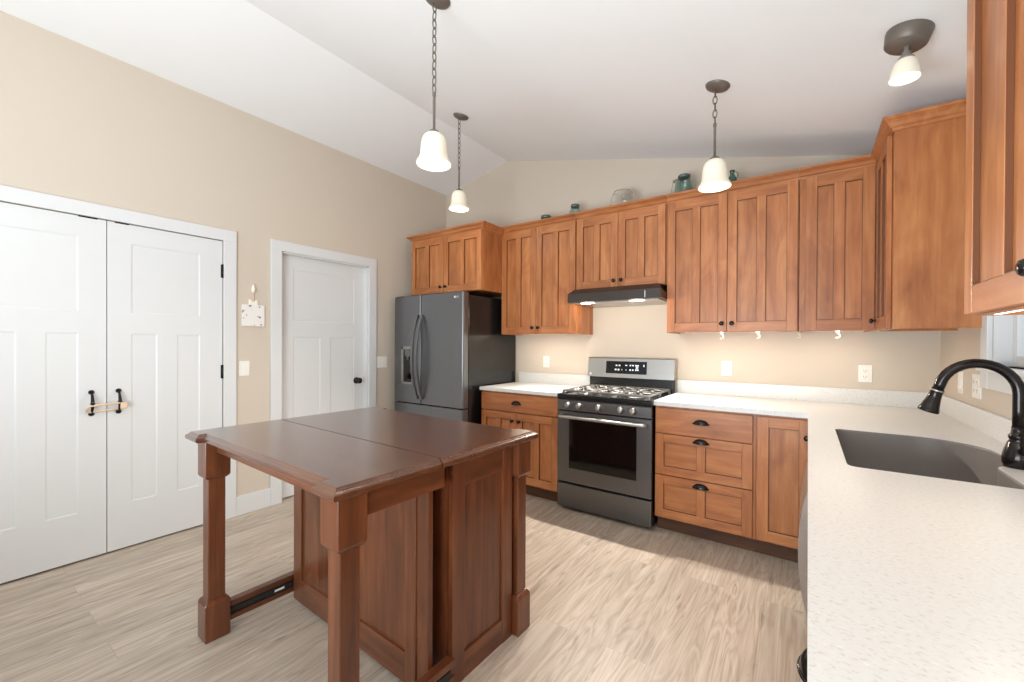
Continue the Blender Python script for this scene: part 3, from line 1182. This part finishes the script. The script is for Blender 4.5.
for bx_, by_, br in ((0.17, 0.15, 0.045), (0.17, 0.43, 0.036), (0.375, 0.29, 0.050), (0.585, 0.15, 0.045), (0.585, 0.43, 0.036)):
    mb = MB()
    mb.lathe([(br + 0.012, 0), (br + 0.010, 0.008), (br, 0.010), (br, 0.016), (br - 0.004, 0.020), (0.0, 0.0205)], (bx_, by_, 0.905), 'Z', 24)
    mb.build('burner', M['grate'], rg)
for gx in (0.035, 0.268, 0.494):
    mb = MB()
    x0, x1 = gx, gx + 0.222
    y0, y1 = 0.035, 0.565
    g = 0.0065
    zt = 0.944
    zb = zt - 0.014
    for y in (y0, (y0 + y1) / 2, y1):
        mb.box(x0, x1, y - g, y + g, zb, zt, 0, 0.003)
    for x in (x0, x1):
        mb.box(x - g, x + g, y0, y1, zb, zt, 0, 0.003)
    for yc in ((y0 * 3 + y1) / 4, (y0 + y1 * 3) / 4):
        for a in range(6):
            dx, dy = math.cos(a * PI / 3), math.sin(a * PI / 3)
            mb.tube([(gx + 0.111 + dx * 0.028, yc + dy * 0.028, zt - 0.004), (gx + 0.111 + dx * 0.110, yc + dy * 0.120, zt - 0.006)], 0.0062, 6)
    for x in (x0, x1):
        for y in (y0, (y0 + y1) / 2, y1):
            mb.box(x - 0.008, x + 0.008, y - 0.008, y + 0.008, 0.905, zb + 0.002, 0, 0.002)
    mb.build('grate', M['grate'], rg)
bgz = MB()
bgz.box(0.012, RW - 0.012, 0.565, 0.640, 0.905, 1.030, 0, 0.003)
bgz.build('backguard_base', M['black'], rg)
mb = MB()
mb.prism([(0.548, 1.018), (0.570, 1.180), (0.578, 1.188), (0.652, 1.188), (0.652, 1.018)], 'X', -0.002, RW + 0.002)
bgd = mb.build('backguard', M['steel'], rg)
tilt = math.atan2(0.022, 0.162)


def on_guard(z):
    return 0.548 + (z - 1.018) * (0.022 / 0.162)


mb = MB()
mb.prism([(on_guard(1.052) - 0.003, 1.052), (on_guard(1.158) - 0.003, 1.158), (on_guard(1.158) + 0.004, 1.158), (on_guard(1.052) + 0.004, 1.052)], 'X', 0.172, 0.532)
dpo = mb.build('display', M['blackglass'], rg)


def mark(x, z, wv, hv):
    y = on_guard(z) - 0.0035
    MB().box(x - wv / 2, x + wv / 2, y - 0.0006, y, z - hv / 2, z + hv / 2).build('display_symbol', M['display'], dpo)


for x in (0.268, 0.295):
    mark(x, 1.122, 0.015, 0.010)
for x in (0.262, 0.288):
    mark(x, 1.086, 0.015, 0.013)
mark(0.318, 1.086, 0.005, 0.009)
mark(0.355, 1.124, 0.018, 0.008)
mark(0.355, 1.086, 0.006, 0.009)
for x in (0.392, 0.415, 0.441, 0.458):
    for z in (1.124, 1.086):
        mark(x, z, 0.012, 0.011)
for z in (1.112, 1.098):
    mark(0.450, z, 0.022, 0.007)
mark(0.508, 1.124, 0.008, 0.018)
mb = MB()
mb.lathe([(0.0, 0), (0.0105, 0), (0.0105, 0.0012), (0.0, 0.0012)], (0.028, on_guard(1.042), 1.042), '-Y', 20)
mb.build('badge', M['mark'], bgd)

# ------------------------------------------------------------------ range hood
hd = thing('range_hood', 'dark bronze under-cabinet range hood above the range', 'range hood', (-1.634, 3.020, 1.640))
HW, HD = 0.756, 0.500
mb = MB()
prof_f = [(0.0, 0.0), (0.0, 0.074), (0.055, 0.116), (HD, 0.116), (HD, 0.0)]
mb.loft([[(0.0, 0.0, 0.004), (0.0, 0.0, 0.074), (0.055 * 0.6, 0.06, 0.116), (0.0, HD, 0.116), (0.0, HD, 0.0), ],
         [(HW, 0.0, 0.004), (HW, 0.0, 0.074), (HW - 0.055 * 0.6, 0.06, 0.116), (HW, HD, 0.116), (HW, HD, 0.0)]], 0)
mb.build('hood_shell', M['hood'], hd)
MB().box(0.025, HW - 0.025, 0.030, HD - 0.02, -0.003, 0.003, 0, 0.001).build('filter_panel', M['steel'], hd)
for x in (0.165, 0.57):
    o = MB().box(x - 0.055, x + 0.055, 0.022, 0.050, -0.009, -0.002, 0, 0.002).build('hood_lamp', M['led'], hd)
    hl = lamp('hood_light', 'SPOT', (x, 0.036, -0.012), 75.0, (1.0, 0.95, 0.87), 0.015, rot=(R(-36), 0, 0), parent=hd).data
    hl.spot_size = R(146)
    hl.spot_blend = 0.5
    lamp('hood_glow', 'POINT', (x, 0.036, -0.022), 2.6, (1.0, 0.88, 0.72), 0.012, parent=hd)
MB().box(HW - 0.115, HW - 0.110, -0.0015, 0.001, 0.012, 0.062).build('trim_line', M['mark'], hd)

# ------------------------------------------------------------------ under-cabinet lights
def led_bar(label, loc, length, rotz, power):
    t = thing('under_cabinet_light', label, 'light', loc, rotz, 'under-cabinet light bars')
    MB().box(-length / 2, length / 2, -0.016, 0.016, -0.008, 0.0, 0, 0.002).build('housing', M['plastic'], t)
    MB().box(-length / 2 + 0.01, length / 2 - 0.01, -0.011, 0.011, -0.0105, -0.0075, 0, 0.001).build('diffuser', M['led'], t)
    lamp('bar_glow', 'AREA', (0, 0, -0.0115), power, (1.0, 0.87, 0.70), length - 0.02, 0.022, parent=t)
    return t


led_bar('white light bar under the cabinet between refrigerator and hood', (-2.04, UY + 0.07, UZ0 + 0.0115), 0.60, 0, 1.8)
led_bar('white light bar under the two-door cabinet right of the hood', (-0.47, UY + 0.07, UZ0 + 0.0115), 0.60, 0, 1.8)
led_bar('white light bar under the right end cabinet of the back wall', (0.14, UY + 0.07, UZ0 + 0.0115), 0.30, 0, 1.1)
led_bar('white light bar under the closest cabinet at upper right', (0.372, 1.283, 1.378 + 0.0115), 0.42, R(-90), 1.0)

# small white hooks under the right-hand cabinets
hk = None
for k, (x, lab) in enumerate(((-0.51, 'leftmost white hook under the cabinet right of the hood'),
                              (-0.284, 'second white hook from the hood under the cabinet'),
                              (-0.055, 'third white hook from the hood, below the gap between cabinets'),
                              (0.151, 'rightmost white hook under the end cabinet'))):
    if hk is None:
        hk = thing('cup_hook', lab, 'hook', (x, 3.25, UZ0), R(20), 'cup hooks under the cabinets')
        mb = MB()
        mb.lathe([(0.0, 0.0), (0.010, 0.0), (0.010, -0.004), (0.005, -0.007), (0.0, -0.007)], (0, 0, 0), 'Z', 14)
        mb.build('mount', M['hookcream'], hk)
        mb = MB()
        pts = [(0, 0, -0.004), (0, 0, -0.016)]
        for i in range(11):
            a = PI * (0.5 - 1.25 * i / 10)
            pts.append((0.012 * math.cos(a), 0, -0.030 + 0.014 * math.sin(a)))
        mb.tube(pts, 0.0035, 8)
        mb.build('hook', M['hookcream'], hk)
    else:
        c = copy_tree(hk)
        c.location = (x, 3.25, UZ0)
        c['label'] = lab

# ------------------------------------------------------------------ island
A = R(-1.7)
ZT = 0.906
isl = thing('kitchen_island', 'dark cherry kitchen island with square block-footed legs and its leaf pulled out', 'island', (-2.255, 0.675, 0), A)
IW, ID, SV = 1.215, 0.958, 0.375
UL, VF = -0.022, -0.016


def offset_poly(pts, d):
    """Offset each edge i (pts[i] -> pts[i+1], counter-clockwise) inward by d[i]."""
    n = len(pts)
    out = []
    for i in range(n):
        p0, p1, p2 = Vector(pts[i - 1]), Vector(pts[i]), Vector(pts[(i + 1) % n])
        e1, e2 = (p1 - p0).normalized(), (p2 - p1).normalized()
        n1, n2 = Vector((-e1.y, e1.x)), Vector((-e2.y, e2.x))
        d1, d2 = d[i - 1], d[i]
        if abs(e1.cross(e2)) < 1e-6:
            out.append(tuple(p1 + n1 * d1))
        else:
            # intersection of the two moved edges (right angles)
            out.append(tuple(p1 + n1 * d1 + n2 * d2))
    return out


EDGE = [(0.020, -0.036), (0.008, -0.036), (0.0, -0.029), (0.0, -0.017), (0.003, -0.013), (0.009, -0.010), (0.011, -0.007), (0.0145, -0.0045), (0.017, -0.0005), (0.020, 0.0)]


def top_slab(name, pts, flat):
    mb = MB()
    rings = []
    for off, dz in EDGE:
        d = [0.0 if k in flat else off for k in range(len(pts))]
        rings.append([(p[0], p[1], ZT + dz) for p in offset_poly(pts, d)])
    mb.loft(rings, 0)
    return mb.build(name, M['cherTop'], isl)


bl, bd_ = 0.118, 0.026
leaf = [(UL, VF), (bl, VF), (bl, VF + bd_), (IW - bl, VF + bd_), (IW - bl, VF), (IW, VF), (IW, SV - 0.0022), (UL, SV - 0.0022)]
top_slab('leaf', leaf, {6})
main = [(UL, SV + 0.0022), (IW, SV + 0.0022), (IW, ID), (IW - bl, ID), (IW - bl, ID - bd_), (bl, ID - bd_), (bl, ID), (UL, ID)]
top_slab('tabletop', main, {0})


def sq(cx, cy, hw, z):
    return [(cx - hw, cy - hw, z), (cx + hw, cy - hw, z), (cx + hw, cy + hw, z), (cx - hw, cy + hw, z)]


def leg(u, v):
    mb = MB()
    H = 0.0475
    S = 0.0325
    zt = ZT - 0.036
    c_ = 0.003
    rings = []
    for hw, z in ((H - 0.004, 0.0), (H, 0.004), (H, 0.158), (H - 0.003, 0.166), (S + 0.004, 0.176), (S, 0.177), (S, 0.704), (S + 0.004, 0.705), (H - 0.003, 0.713), (H, 0.720), (H, zt)):
        rings.append([(u - hw + c_, v - hw, z), (u + hw - c_, v - hw, z), (u + hw, v - hw + c_, z), (u + hw, v + hw - c_, z), (u + hw - c_, v + hw, z), (u - hw + c_, v + hw, z), (u - hw, v + hw - c_, z), (u - hw, v - hw + c_, z)])
    mb.loft(rings, 0)
    return mb.build('leg', M['cherV'], isl)


LU0, LU1, LV0, LV1 = 0.084, 1.134, 0.0615, 0.902
for u, v in ((LU0, LV0), (LU1, LV0), (LU1, LV1), (LU0, LV1)):
    leg(u, v)
CHM = [M['cherV'], M['cherX'], M['cherY']]
# panelled back of the pulled-out section, facing the leaf
PF = 0.385
pu0, pu1 = 0.122, 1.130
mb = MB()
zt = ZT - 0.040
mb.box(pu0, pu0 + 0.078, PF, PF + 0.022, 0.02, zt, 0, 0.002)
mb.box(pu1 - 0.130, pu1 - 0.080, PF, PF + 0.022, 0.02, zt, 0, 0.002)
mb.box(pu1 - 0.080, pu1 - 0.062, PF - 0.006, PF + 0.022, 0.02, zt, 0, 0.004)
mb.box(pu1 - 0.062, pu1, PF, PF + 0.022, 0.02, zt, 0, 0.002)
mb.box(pu0 + 0.078, pu1 - 0.130, PF, PF + 0.022, 0.02, 0.135, 1, 0.002)
mb.box(pu0 + 0.078, pu1 - 0.130, PF, PF + 0.022, 0.80, zt, 1, 0.002)
mb.box(pu0 + 0.070, pu1 - 0.125, PF + 0.009, PF + 0.020, 0.125, 0.81, 0)
mb.build('front_panel', CHM, isl)
# cabinet body
CU0, CU1, CV0, CV1 = 0.062, 1.150, 0.486, 0.943
mb = MB()
mb.box(CU0 + 0.022, CU1 - 0.022, PF + 0.08, CV1, 0.030, 0.050, 1)
mb.box(CU0 + 0.022, CU1 - 0.022, PF + 0.09, PF + 0.108, 0.050, zt, 0)
mb.box(CU0 + 0.05, CU1 - 0.05, CV1 - 0.03, CV1 - 0.012, 0.03, zt, 0)
mb.box(CU0 + 0.03, CU1 - 0.03, CV0, CV1 - 0.03, zt - 0.018, zt, 1)
mb.build('cabinet_body', CHM, isl)
for side in (0, 1):
    mb = MB()
    x0, x1 = (CU1 - 0.022, CU1) if side else (CU0, CU0 + 0.022)
    va, vb = CV0, CV1 - 0.092
    mb.box(x0, x1, va, va + 0.066, 0.0, zt, 0, 0.002)
    mb.box(x0, x1, vb - 0.066, vb, 0.0, zt, 0, 0.002)
    xa, xb = (x0, x1 - 0.002) if side else (x0 + 0.002, x1)
    mb.box(xa, xb, va + 0.066, vb - 0.066, 0.0, 0.104, 2, 0.002)
    mb.box(xa, xb, va + 0.066, vb - 0.066, 0.752, zt, 2, 0.002)
    xa, xb = (x0 + 0.002, x1 - 0.010) if side else (x0 + 0.010, x1 - 0.002)
    mb.box(xa, xb, va + 0.060, vb - 0.060, 0.095, 0.76, 0)
    mb.build('side_panel', CHM, isl)
# aprons under the leaf
for side in (0, 1):
    x0, x1 = (LU1 + 0.012, LU1 + 0.034) if side else (LU0 - 0.034, LU0 - 0.012)
    MB().box(x0, x1, LV0 + 0.045, 0.428, 0.785, ZT - 0.036, 2, 0.002).build('apron', CHM, isl)
MB().box(LU0 + 0.045, LU1 - 0.045, LV0 - 0.005, LV0 + 0.013, 0.822, ZT - 0.036, 1, 0.002).build('front_apron', CHM, isl)
# sliding rails
for side in (0, 1):
    cu = LU1 + 0.018 if side else LU0 + 0.006
    ve = PF + 0.095 if side else PF + 0.40
    mb = MB()
    mb.box(cu - 0.018, cu + 0.010, LV0 + 0.045, ve, 0.046, 0.132, 2, 0.002)
    mb.box(cu + 0.010, cu + 0.020, LV0 + 0.045, ve, 0.106, 0.132, 2, 0.002)
    mb.box(cu + 0.010, cu + 0.020, LV0 + 0.045, ve, 0.046, 0.070, 2, 0.002)
    r = mb.build('rail', CHM, isl)
    mb = MB()
    mb.box(cu + 0.010, cu + 0.0135, LV0 + 0.05, ve - 0.02, 0.071, 0.105, 0)
    mb.box(cu + 0.0135, cu + 0.019, LV0 + 0.05, ve - 0.02, 0.078, 0.100, 0, 0.002)
    mb.box(cu + 0.019, cu + 0.023, PF - 0.12, ve - 0.03, 0.074, 0.103, 0, 0.002)
    sl = mb.build('drawer_slide', M['blackmatte'], r)
    MB().box(cu + 0.023, cu + 0.0235, PF - 0.085, PF - 0.04, 0.084, 0.094).build('slide_sticker', M['mark'], sl)

# ------------------------------------------------------------------ pendants
def ceil_z(x):
    return RZ - SR * (x - RX) if x > RX else RZ - SL * (RX - x)


def pendant(x, y, z_rim, label, power):
    zc = ceil_z(x)
    t = thing('pendant_light', label, 'pendant light', (x, y, zc), 0, 'bell pendant lights')
    L = zc - z_rim
    tilt_ = Matrix.Rotation(math.atan(SR), 3, 'Y')
    mb = MB()
    mb.lathe([(0.0, 0.004), (0.062, 0.004), (0.064, -0.004), (0.058, -0.014), (0.036, -0.024), (0.012, -0.028), (0.0, -0.028)], (0.012, 0.008, 0), 'Z', 28, rot=tilt_)
    mb.build('canopy', M['fixture'], t)
    z_sh = -(L - 0.150)                    # top of the shade
    z_rod = z_sh + 0.195                   # top of the rod
    mb = MB()
    n_ = max(3, int(round((-0.026 - z_rod) / 0.040)))
    step = (-0.026 - z_rod) / n_
    for k in range(n_):
        zc_ = -0.026 - step * (k + 0.5)
        hl = step * 0.5 + 0.004
        pts = []
        for i in range(16):
            a = 2 * PI * i / 16
            px, pz = 0.0105 * math.cos(a), hl * math.sin(a)
            pts.append((px, 0, zc_ + pz) if k % 2 else (0, px, zc_ + pz))
        mb.tube(pts, 0.0030, 6, closed=True)
    mb.build('chain', M['fixture'], t)
    mb = MB()
    mb.lathe([(0.0, z_rod + 0.006), (0.008, z_rod + 0.004), (0.009, z_rod - 0.012), (0.0065, z_rod - 0.016), (0.0065, z_sh + 0.02), (0.012, z_sh + 0.018), (0.024, z_sh + 0.010), (0.027, z_sh - 0.002), (0.022, z_sh - 0.006), (0.0, z_sh - 0.006)], (0, 0, 0), 'Z', 22)
    mb.build('stem', M['fixture'], t)
    outer_ = [(0.022, 0.0), (0.036, -0.004), (0.050, -0.016), (0.058, -0.034), (0.062, -0.060), (0.064, -0.090), (0.066, -0.108), (0.071, -0.122), (0.080, -0.136), (0.085, -0.145), (0.084, -0.150)]
    inner_ = [(0.080, -0.150), (0.076, -0.138), (0.067, -0.124), (0.062, -0.108), (0.060, -0.090), (0.058, -0.060), (0.054, -0.036), (0.046, -0.019), (0.034, -0.008), (0.020, -0.004)]
    mb = MB()
    mb.lathe([(r, z_sh + h) for r, h in outer_ + inner_], (0, 0, 0), 'Z', 36, cap0=False, cap1=False)
    mb.build('glass_shade', M['shade'], t)
    mb = MB()
    mb.lathe([(0.013, z_sh - 0.02), (0.014, z_sh - 0.045), (0.026, z_sh - 0.075), (0.028, z_sh - 0.090), (0.020, z_sh - 0.106), (0.0, z_sh - 0.112)], (0, 0, 0), 'Z', 18)
    mb.build('bulb', M['bulb'], t)
    lamp('pendant_glow', 'POINT', (0, 0, z_sh - 0.150), power, (1.0, 0.88, 0.72), 0.03, parent=t)
    return t


pendant(-1.501, 1.411, 2.172, 'nearest bell pendant on the longest chain over the island', 1.2)
pendant(-2.376, 2.512, 2.412, 'farthest bell pendant hanging in front of the back left corner', 1.2)
pendant(-0.428, 2.467, 2.166, 'bell pendant on a short chain before the right wall cabinets', 1.2)

# flush spot at upper right
fx, fy = 0.322, 2.225
ft = thing('ceiling_light', 'bronze ceiling spotlight with small glass shade above the sink', 'ceiling light', (fx, fy, ceil_z(fx)))
tl = Matrix.Rotation(math.atan(SR), 3, 'Y')
mb = MB()
mb.lathe([(0.0, 0.004), (0.074, 0.004), (0.075, -0.004), (0.068, -0.050), (0.062, -0.056), (0.0, -0.058)], (0, 0, 0), 'Z', 34, rot=tl)
mb.build('canopy', M['fixture'], ft)
ax = Matrix.Rotation(R(3), 3, 'Y')
mb = MB()
mb.lathe([(0.010, -0.05), (0.008, -0.075), (0.014, -0.080), (0.017, -0.095), (0.026, -0.102), (0.033, -0.122), (0.034, -0.130), (0.0, -0.130)], (-0.004, 0, 0), 'Z', 22, rot=ax)
mb.build('socket', M['socketgrey'], ft)
mb = MB()
mb.lathe([(0.030, -0.112), (0.036, -0.122), (0.041, -0.142), (0.045, -0.164), (0.050, -0.182), (0.048, -0.184), (0.042, -0.164), (0.038, -0.142), (0.033, -0.125), (0.027, -0.115)], (-0.004, 0, 0), 'Z', 28, cap0=False, cap1=False, rot=ax)
mb.build('glass_shade', M['shade'], ft)
lamp('spot_glow', 'POINT', (-0.012, 0, -0.176), 0.8, (1.0, 0.9, 0.76), 0.03, parent=ft)

# ------------------------------------------------------------------ glassware on top of the wall cabinets
CT = UZ1


def jar(label, x, y, prof, mat, lid=None, name='glass_jar', z=CT):
    t = thing(name, label, 'jar', (x, y, z), 0, 'glassware on the cabinets')
    wall_ = 0.003
    out = prof
    inn = [(max(r - wall_, 0.001), max(h, 0.004)) for r, h in prof[::-1]]
    mb = MB()
    mb.lathe([(0.0, 0.0)] + out + inn + [(0.0, 0.004)], (0, 0, 0), 'Z', 28)
    mb.build('glass_body', mat, t)
    if lid:
        r, z0, z1, lm = lid
        mb = MB()
        mb.lathe([(r - 0.002, z0), (r, z0 + 0.001), (r, z1 - 0.003), (r - 0.004, z1), (0.0, z1)], (0, 0, 0), 'Z', 26)
        mb.build('lid', lm, t)
    return t


YJ = 3.33
jar('low dark teal jar, leftmost of the glassware on the cabinets', -2.035, YJ,
    [(0.044, 0.0), (0.050, 0.01), (0.050, 0.085), (0.042, 0.105), (0.042, 0.125)], M['dkteal'], (0.048, 0.114, 0.143, M['zinc']))
jar('small teal jar with dark lid above the hood-side cabinet door', -1.730, YJ,
    [(0.046, 0.0), (0.052, 0.01), (0.052, 0.12), (0.037, 0.160), (0.034, 0.172)], M['teal'], (0.039, 0.165, 0.190, M['zinc']))
cj = jar('clear round glass jar with a rim handle above the hood cabinet', -1.283, YJ,
         [(0.070, 0.0), (0.092, 0.02), (0.104, 0.09), (0.100, 0.15), (0.088, 0.190), (0.072, 0.205), (0.074, 0.212)], M['clear'])
mb = MB()
mb.tube([(-0.075 * math.cos(a), 0, 0.205 + 0.030 * math.sin(a)) for a in [PI * k / 14 for k in range(15)]], 0.0035, 8)
mb.build('handle', M['mark'], cj)
jar('teal glass jar with a narrow dark neck left of the short pendant', -0.793, YJ,
    [(0.062, 0.0), (0.070, 0.01), (0.070, 0.14), (0.064, 0.18), (0.045, 0.215), (0.043, 0.235)], M['teal'], (0.046, 0.218, 0.240, M['zinc']))
jar('clear tall jar standing behind the teal jar on the cabinet', -0.862, YJ + 0.10,
    [(0.045, 0.0), (0.052, 0.01), (0.052, 0.19), (0.042, 0.225), (0.042, 0.245)], M['clear'])
bt = jar('small green glass bottle partly hidden behind the short pendant', -0.460, YJ,
         [(0.030, 0.0), (0.033, 0.01), (0.033, 0.13), (0.016, 0.165), (0.014, 0.185), (0.018, 0.188), (0.018, 0.198)], M['dkteal'], name='glass_bottle')
mb = MB()
mb.tube([(0.016 + 0.022 * math.sin(a), 0, 0.160 + 0.025 * math.cos(a)) for a in [PI * k / 12 for k in range(13)]], 0.004, 8)
mb.build('handle', M['dkteal'], bt)


# ------------------------------------------------------------------ outlets, switches and small wall things
def wallplate(name, label, cat, loc, rotz, kind, gang=1):
    t = thing(name, label, cat, loc, rotz, 'wall plates')
    wv = 0.070 * (1 if gang == 1 else 1.66)
    mb = MB()
    mb.box(-wv / 2, wv / 2, -0.006, 0.0, -0.057, 0.057, 0, 0.002)
    mb.build('cover_plate', M['plastic'], t)
    for g in range(gang):
        x = (g - (gang - 1) / 2) * 0.046
        if kind == 'outlet':
            for s in (-1, 1):
                mb = MB()
                mb.box(x - 0.017, x + 0.017, -0.0085, -0.005, s * 0.020 - 0.014, s * 0.020 + 0.014, 0, 0.002)
                rc = mb.build('receptacle', M['plastic'], t)
                mb = MB()
                mb.box(x - 0.008, x - 0.006, -0.0090, -0.008, s * 0.020 - 0.003, s * 0.020 + 0.006)
                mb.box(x + 0.006, x + 0.008, -0.0090, -0.008, s * 0.020 - 0.003, s * 0.020 + 0.005)
                mb.box(x - 0.002, x + 0.002, -0.0090, -0.008, s * 0.020 - 0.010, s * 0.020 - 0.006)
                mb.build('slots', M['blackmatte'], rc)
        else:
            mb = MB()
            mb.prism([(-0.006, -0.033), (-0.011, -0.033), (-0.0075, 0.033), (-0.006, 0.033)], 'X', x - 0.016, x + 0.016)
            mb.build('rocker', M['plastic'], t)
    return t


wallplate('wall_outlet', 'white outlet left of the range above the short countertop', 'outlet', (-2.137, YB, 1.130), 0, 'outlet')
wallplate('wall_outlet', 'white outlet right of the range above the counter', 'outlet', (-0.515, YB, 1.122), 0, 'outlet')
wallplate('wall_outlet', 'white outlet on the back wall near the right corner', 'outlet', (0.309, YB, 1.118), 0, 'outlet')
wallplate('wall_outlet', 'white double-gang outlet plate behind the faucet arch', 'outlet', (XR, 2.842, 1.112), R(-90), 'outlet', 2)
wallplate('light_switch', 'narrow white switch on the right wall by the corner', 'switch', (XR, 3.098, 1.112), R(-90), 'switch')
wallplate('light_switch', 'white switch below the floral plaque', 'switch', (XL, 1.388, 1.108), R(90), 'switch')
wallplate('light_switch', 'white double switch between the single door and the refrigerator', 'switch', (XL, 2.626, 1.115), R(90), 'switch', 2)

# floral plaque with a candle finial
pq = thing('wall_plaque', 'small white floral plaque with a candle-shaped top between the doors', 'wall decor', (XL, 1.446, 1.430), R(90))
mb = MB()
mb.box(-0.078, 0.078, -0.016, 0, 0, 0.165, 0, 0.002)
mb.build('tile', M['plaque'], pq)
mb = MB()
for x0, x1, z1 in ((-0.030, -0.012, 0.205), (-0.012, 0.010, 0.192), (0.010, 0.030, 0.205)):
    mb.box(x0, x1, -0.014, -0.002, 0.160, z1, 0, 0.002)
mb.build('clip', M['candle'], pq)
mb = MB()
mb.tube([(0, -0.010, 0.19), (0.003, -0.010, 0.215), (-0.002, -0.010, 0.245), (0, -0.010, 0.265)], 0.004, 8)
mb.build('stem', M['beigeplastic'], pq)
mb = MB()
mb.lathe([(0.006, 0.258), (0.013, 0.270), (0.0145, 0.288), (0.010, 0.308), (0.004, 0.322), (0.0, 0.326)], (0, -0.012, 0), 'Z', 18)
mb.build('flame_finial', M['candle'], pq)

# child-safety strap looped around the closet pulls
cs = thing('cabinet_lock', 'beige child-safety strap looped around the closet door pulls', 'child lock', (XL, 0.628, 0.885), R(90))
mb = MB()
pts = []
lx = 0.062
for i in range(12):
    a = PI / 2 + PI * i / 11
    pts.append((-lx + 0.024 * math.cos(a), -0.012 + 0.0 - 0.0, 0.024 * math.sin(a)))
for i in range(12):
    a = -PI / 2 + PI * i / 11
    pts.append((lx + 0.024 * math.cos(a), -0.012, 0.024 * math.sin(a)))
pts = [(p[0], -0.034 - 0.012 * p[2] / 0.024, p[2] * 0.80 + 0.022 + p[0] * 0.05) for p in pts]
mb.tube(pts, 0.0065, 10, closed=True)
mb.build('strap', M['beigeplastic'], cs)
mb = MB()
mb.box(0.060, 0.092, -0.056, -0.036, 0.006, 0.044, 0, 0.005)
mb.build('latch', M['beigeplastic'], cs)

bpy.context.view_layer.update()
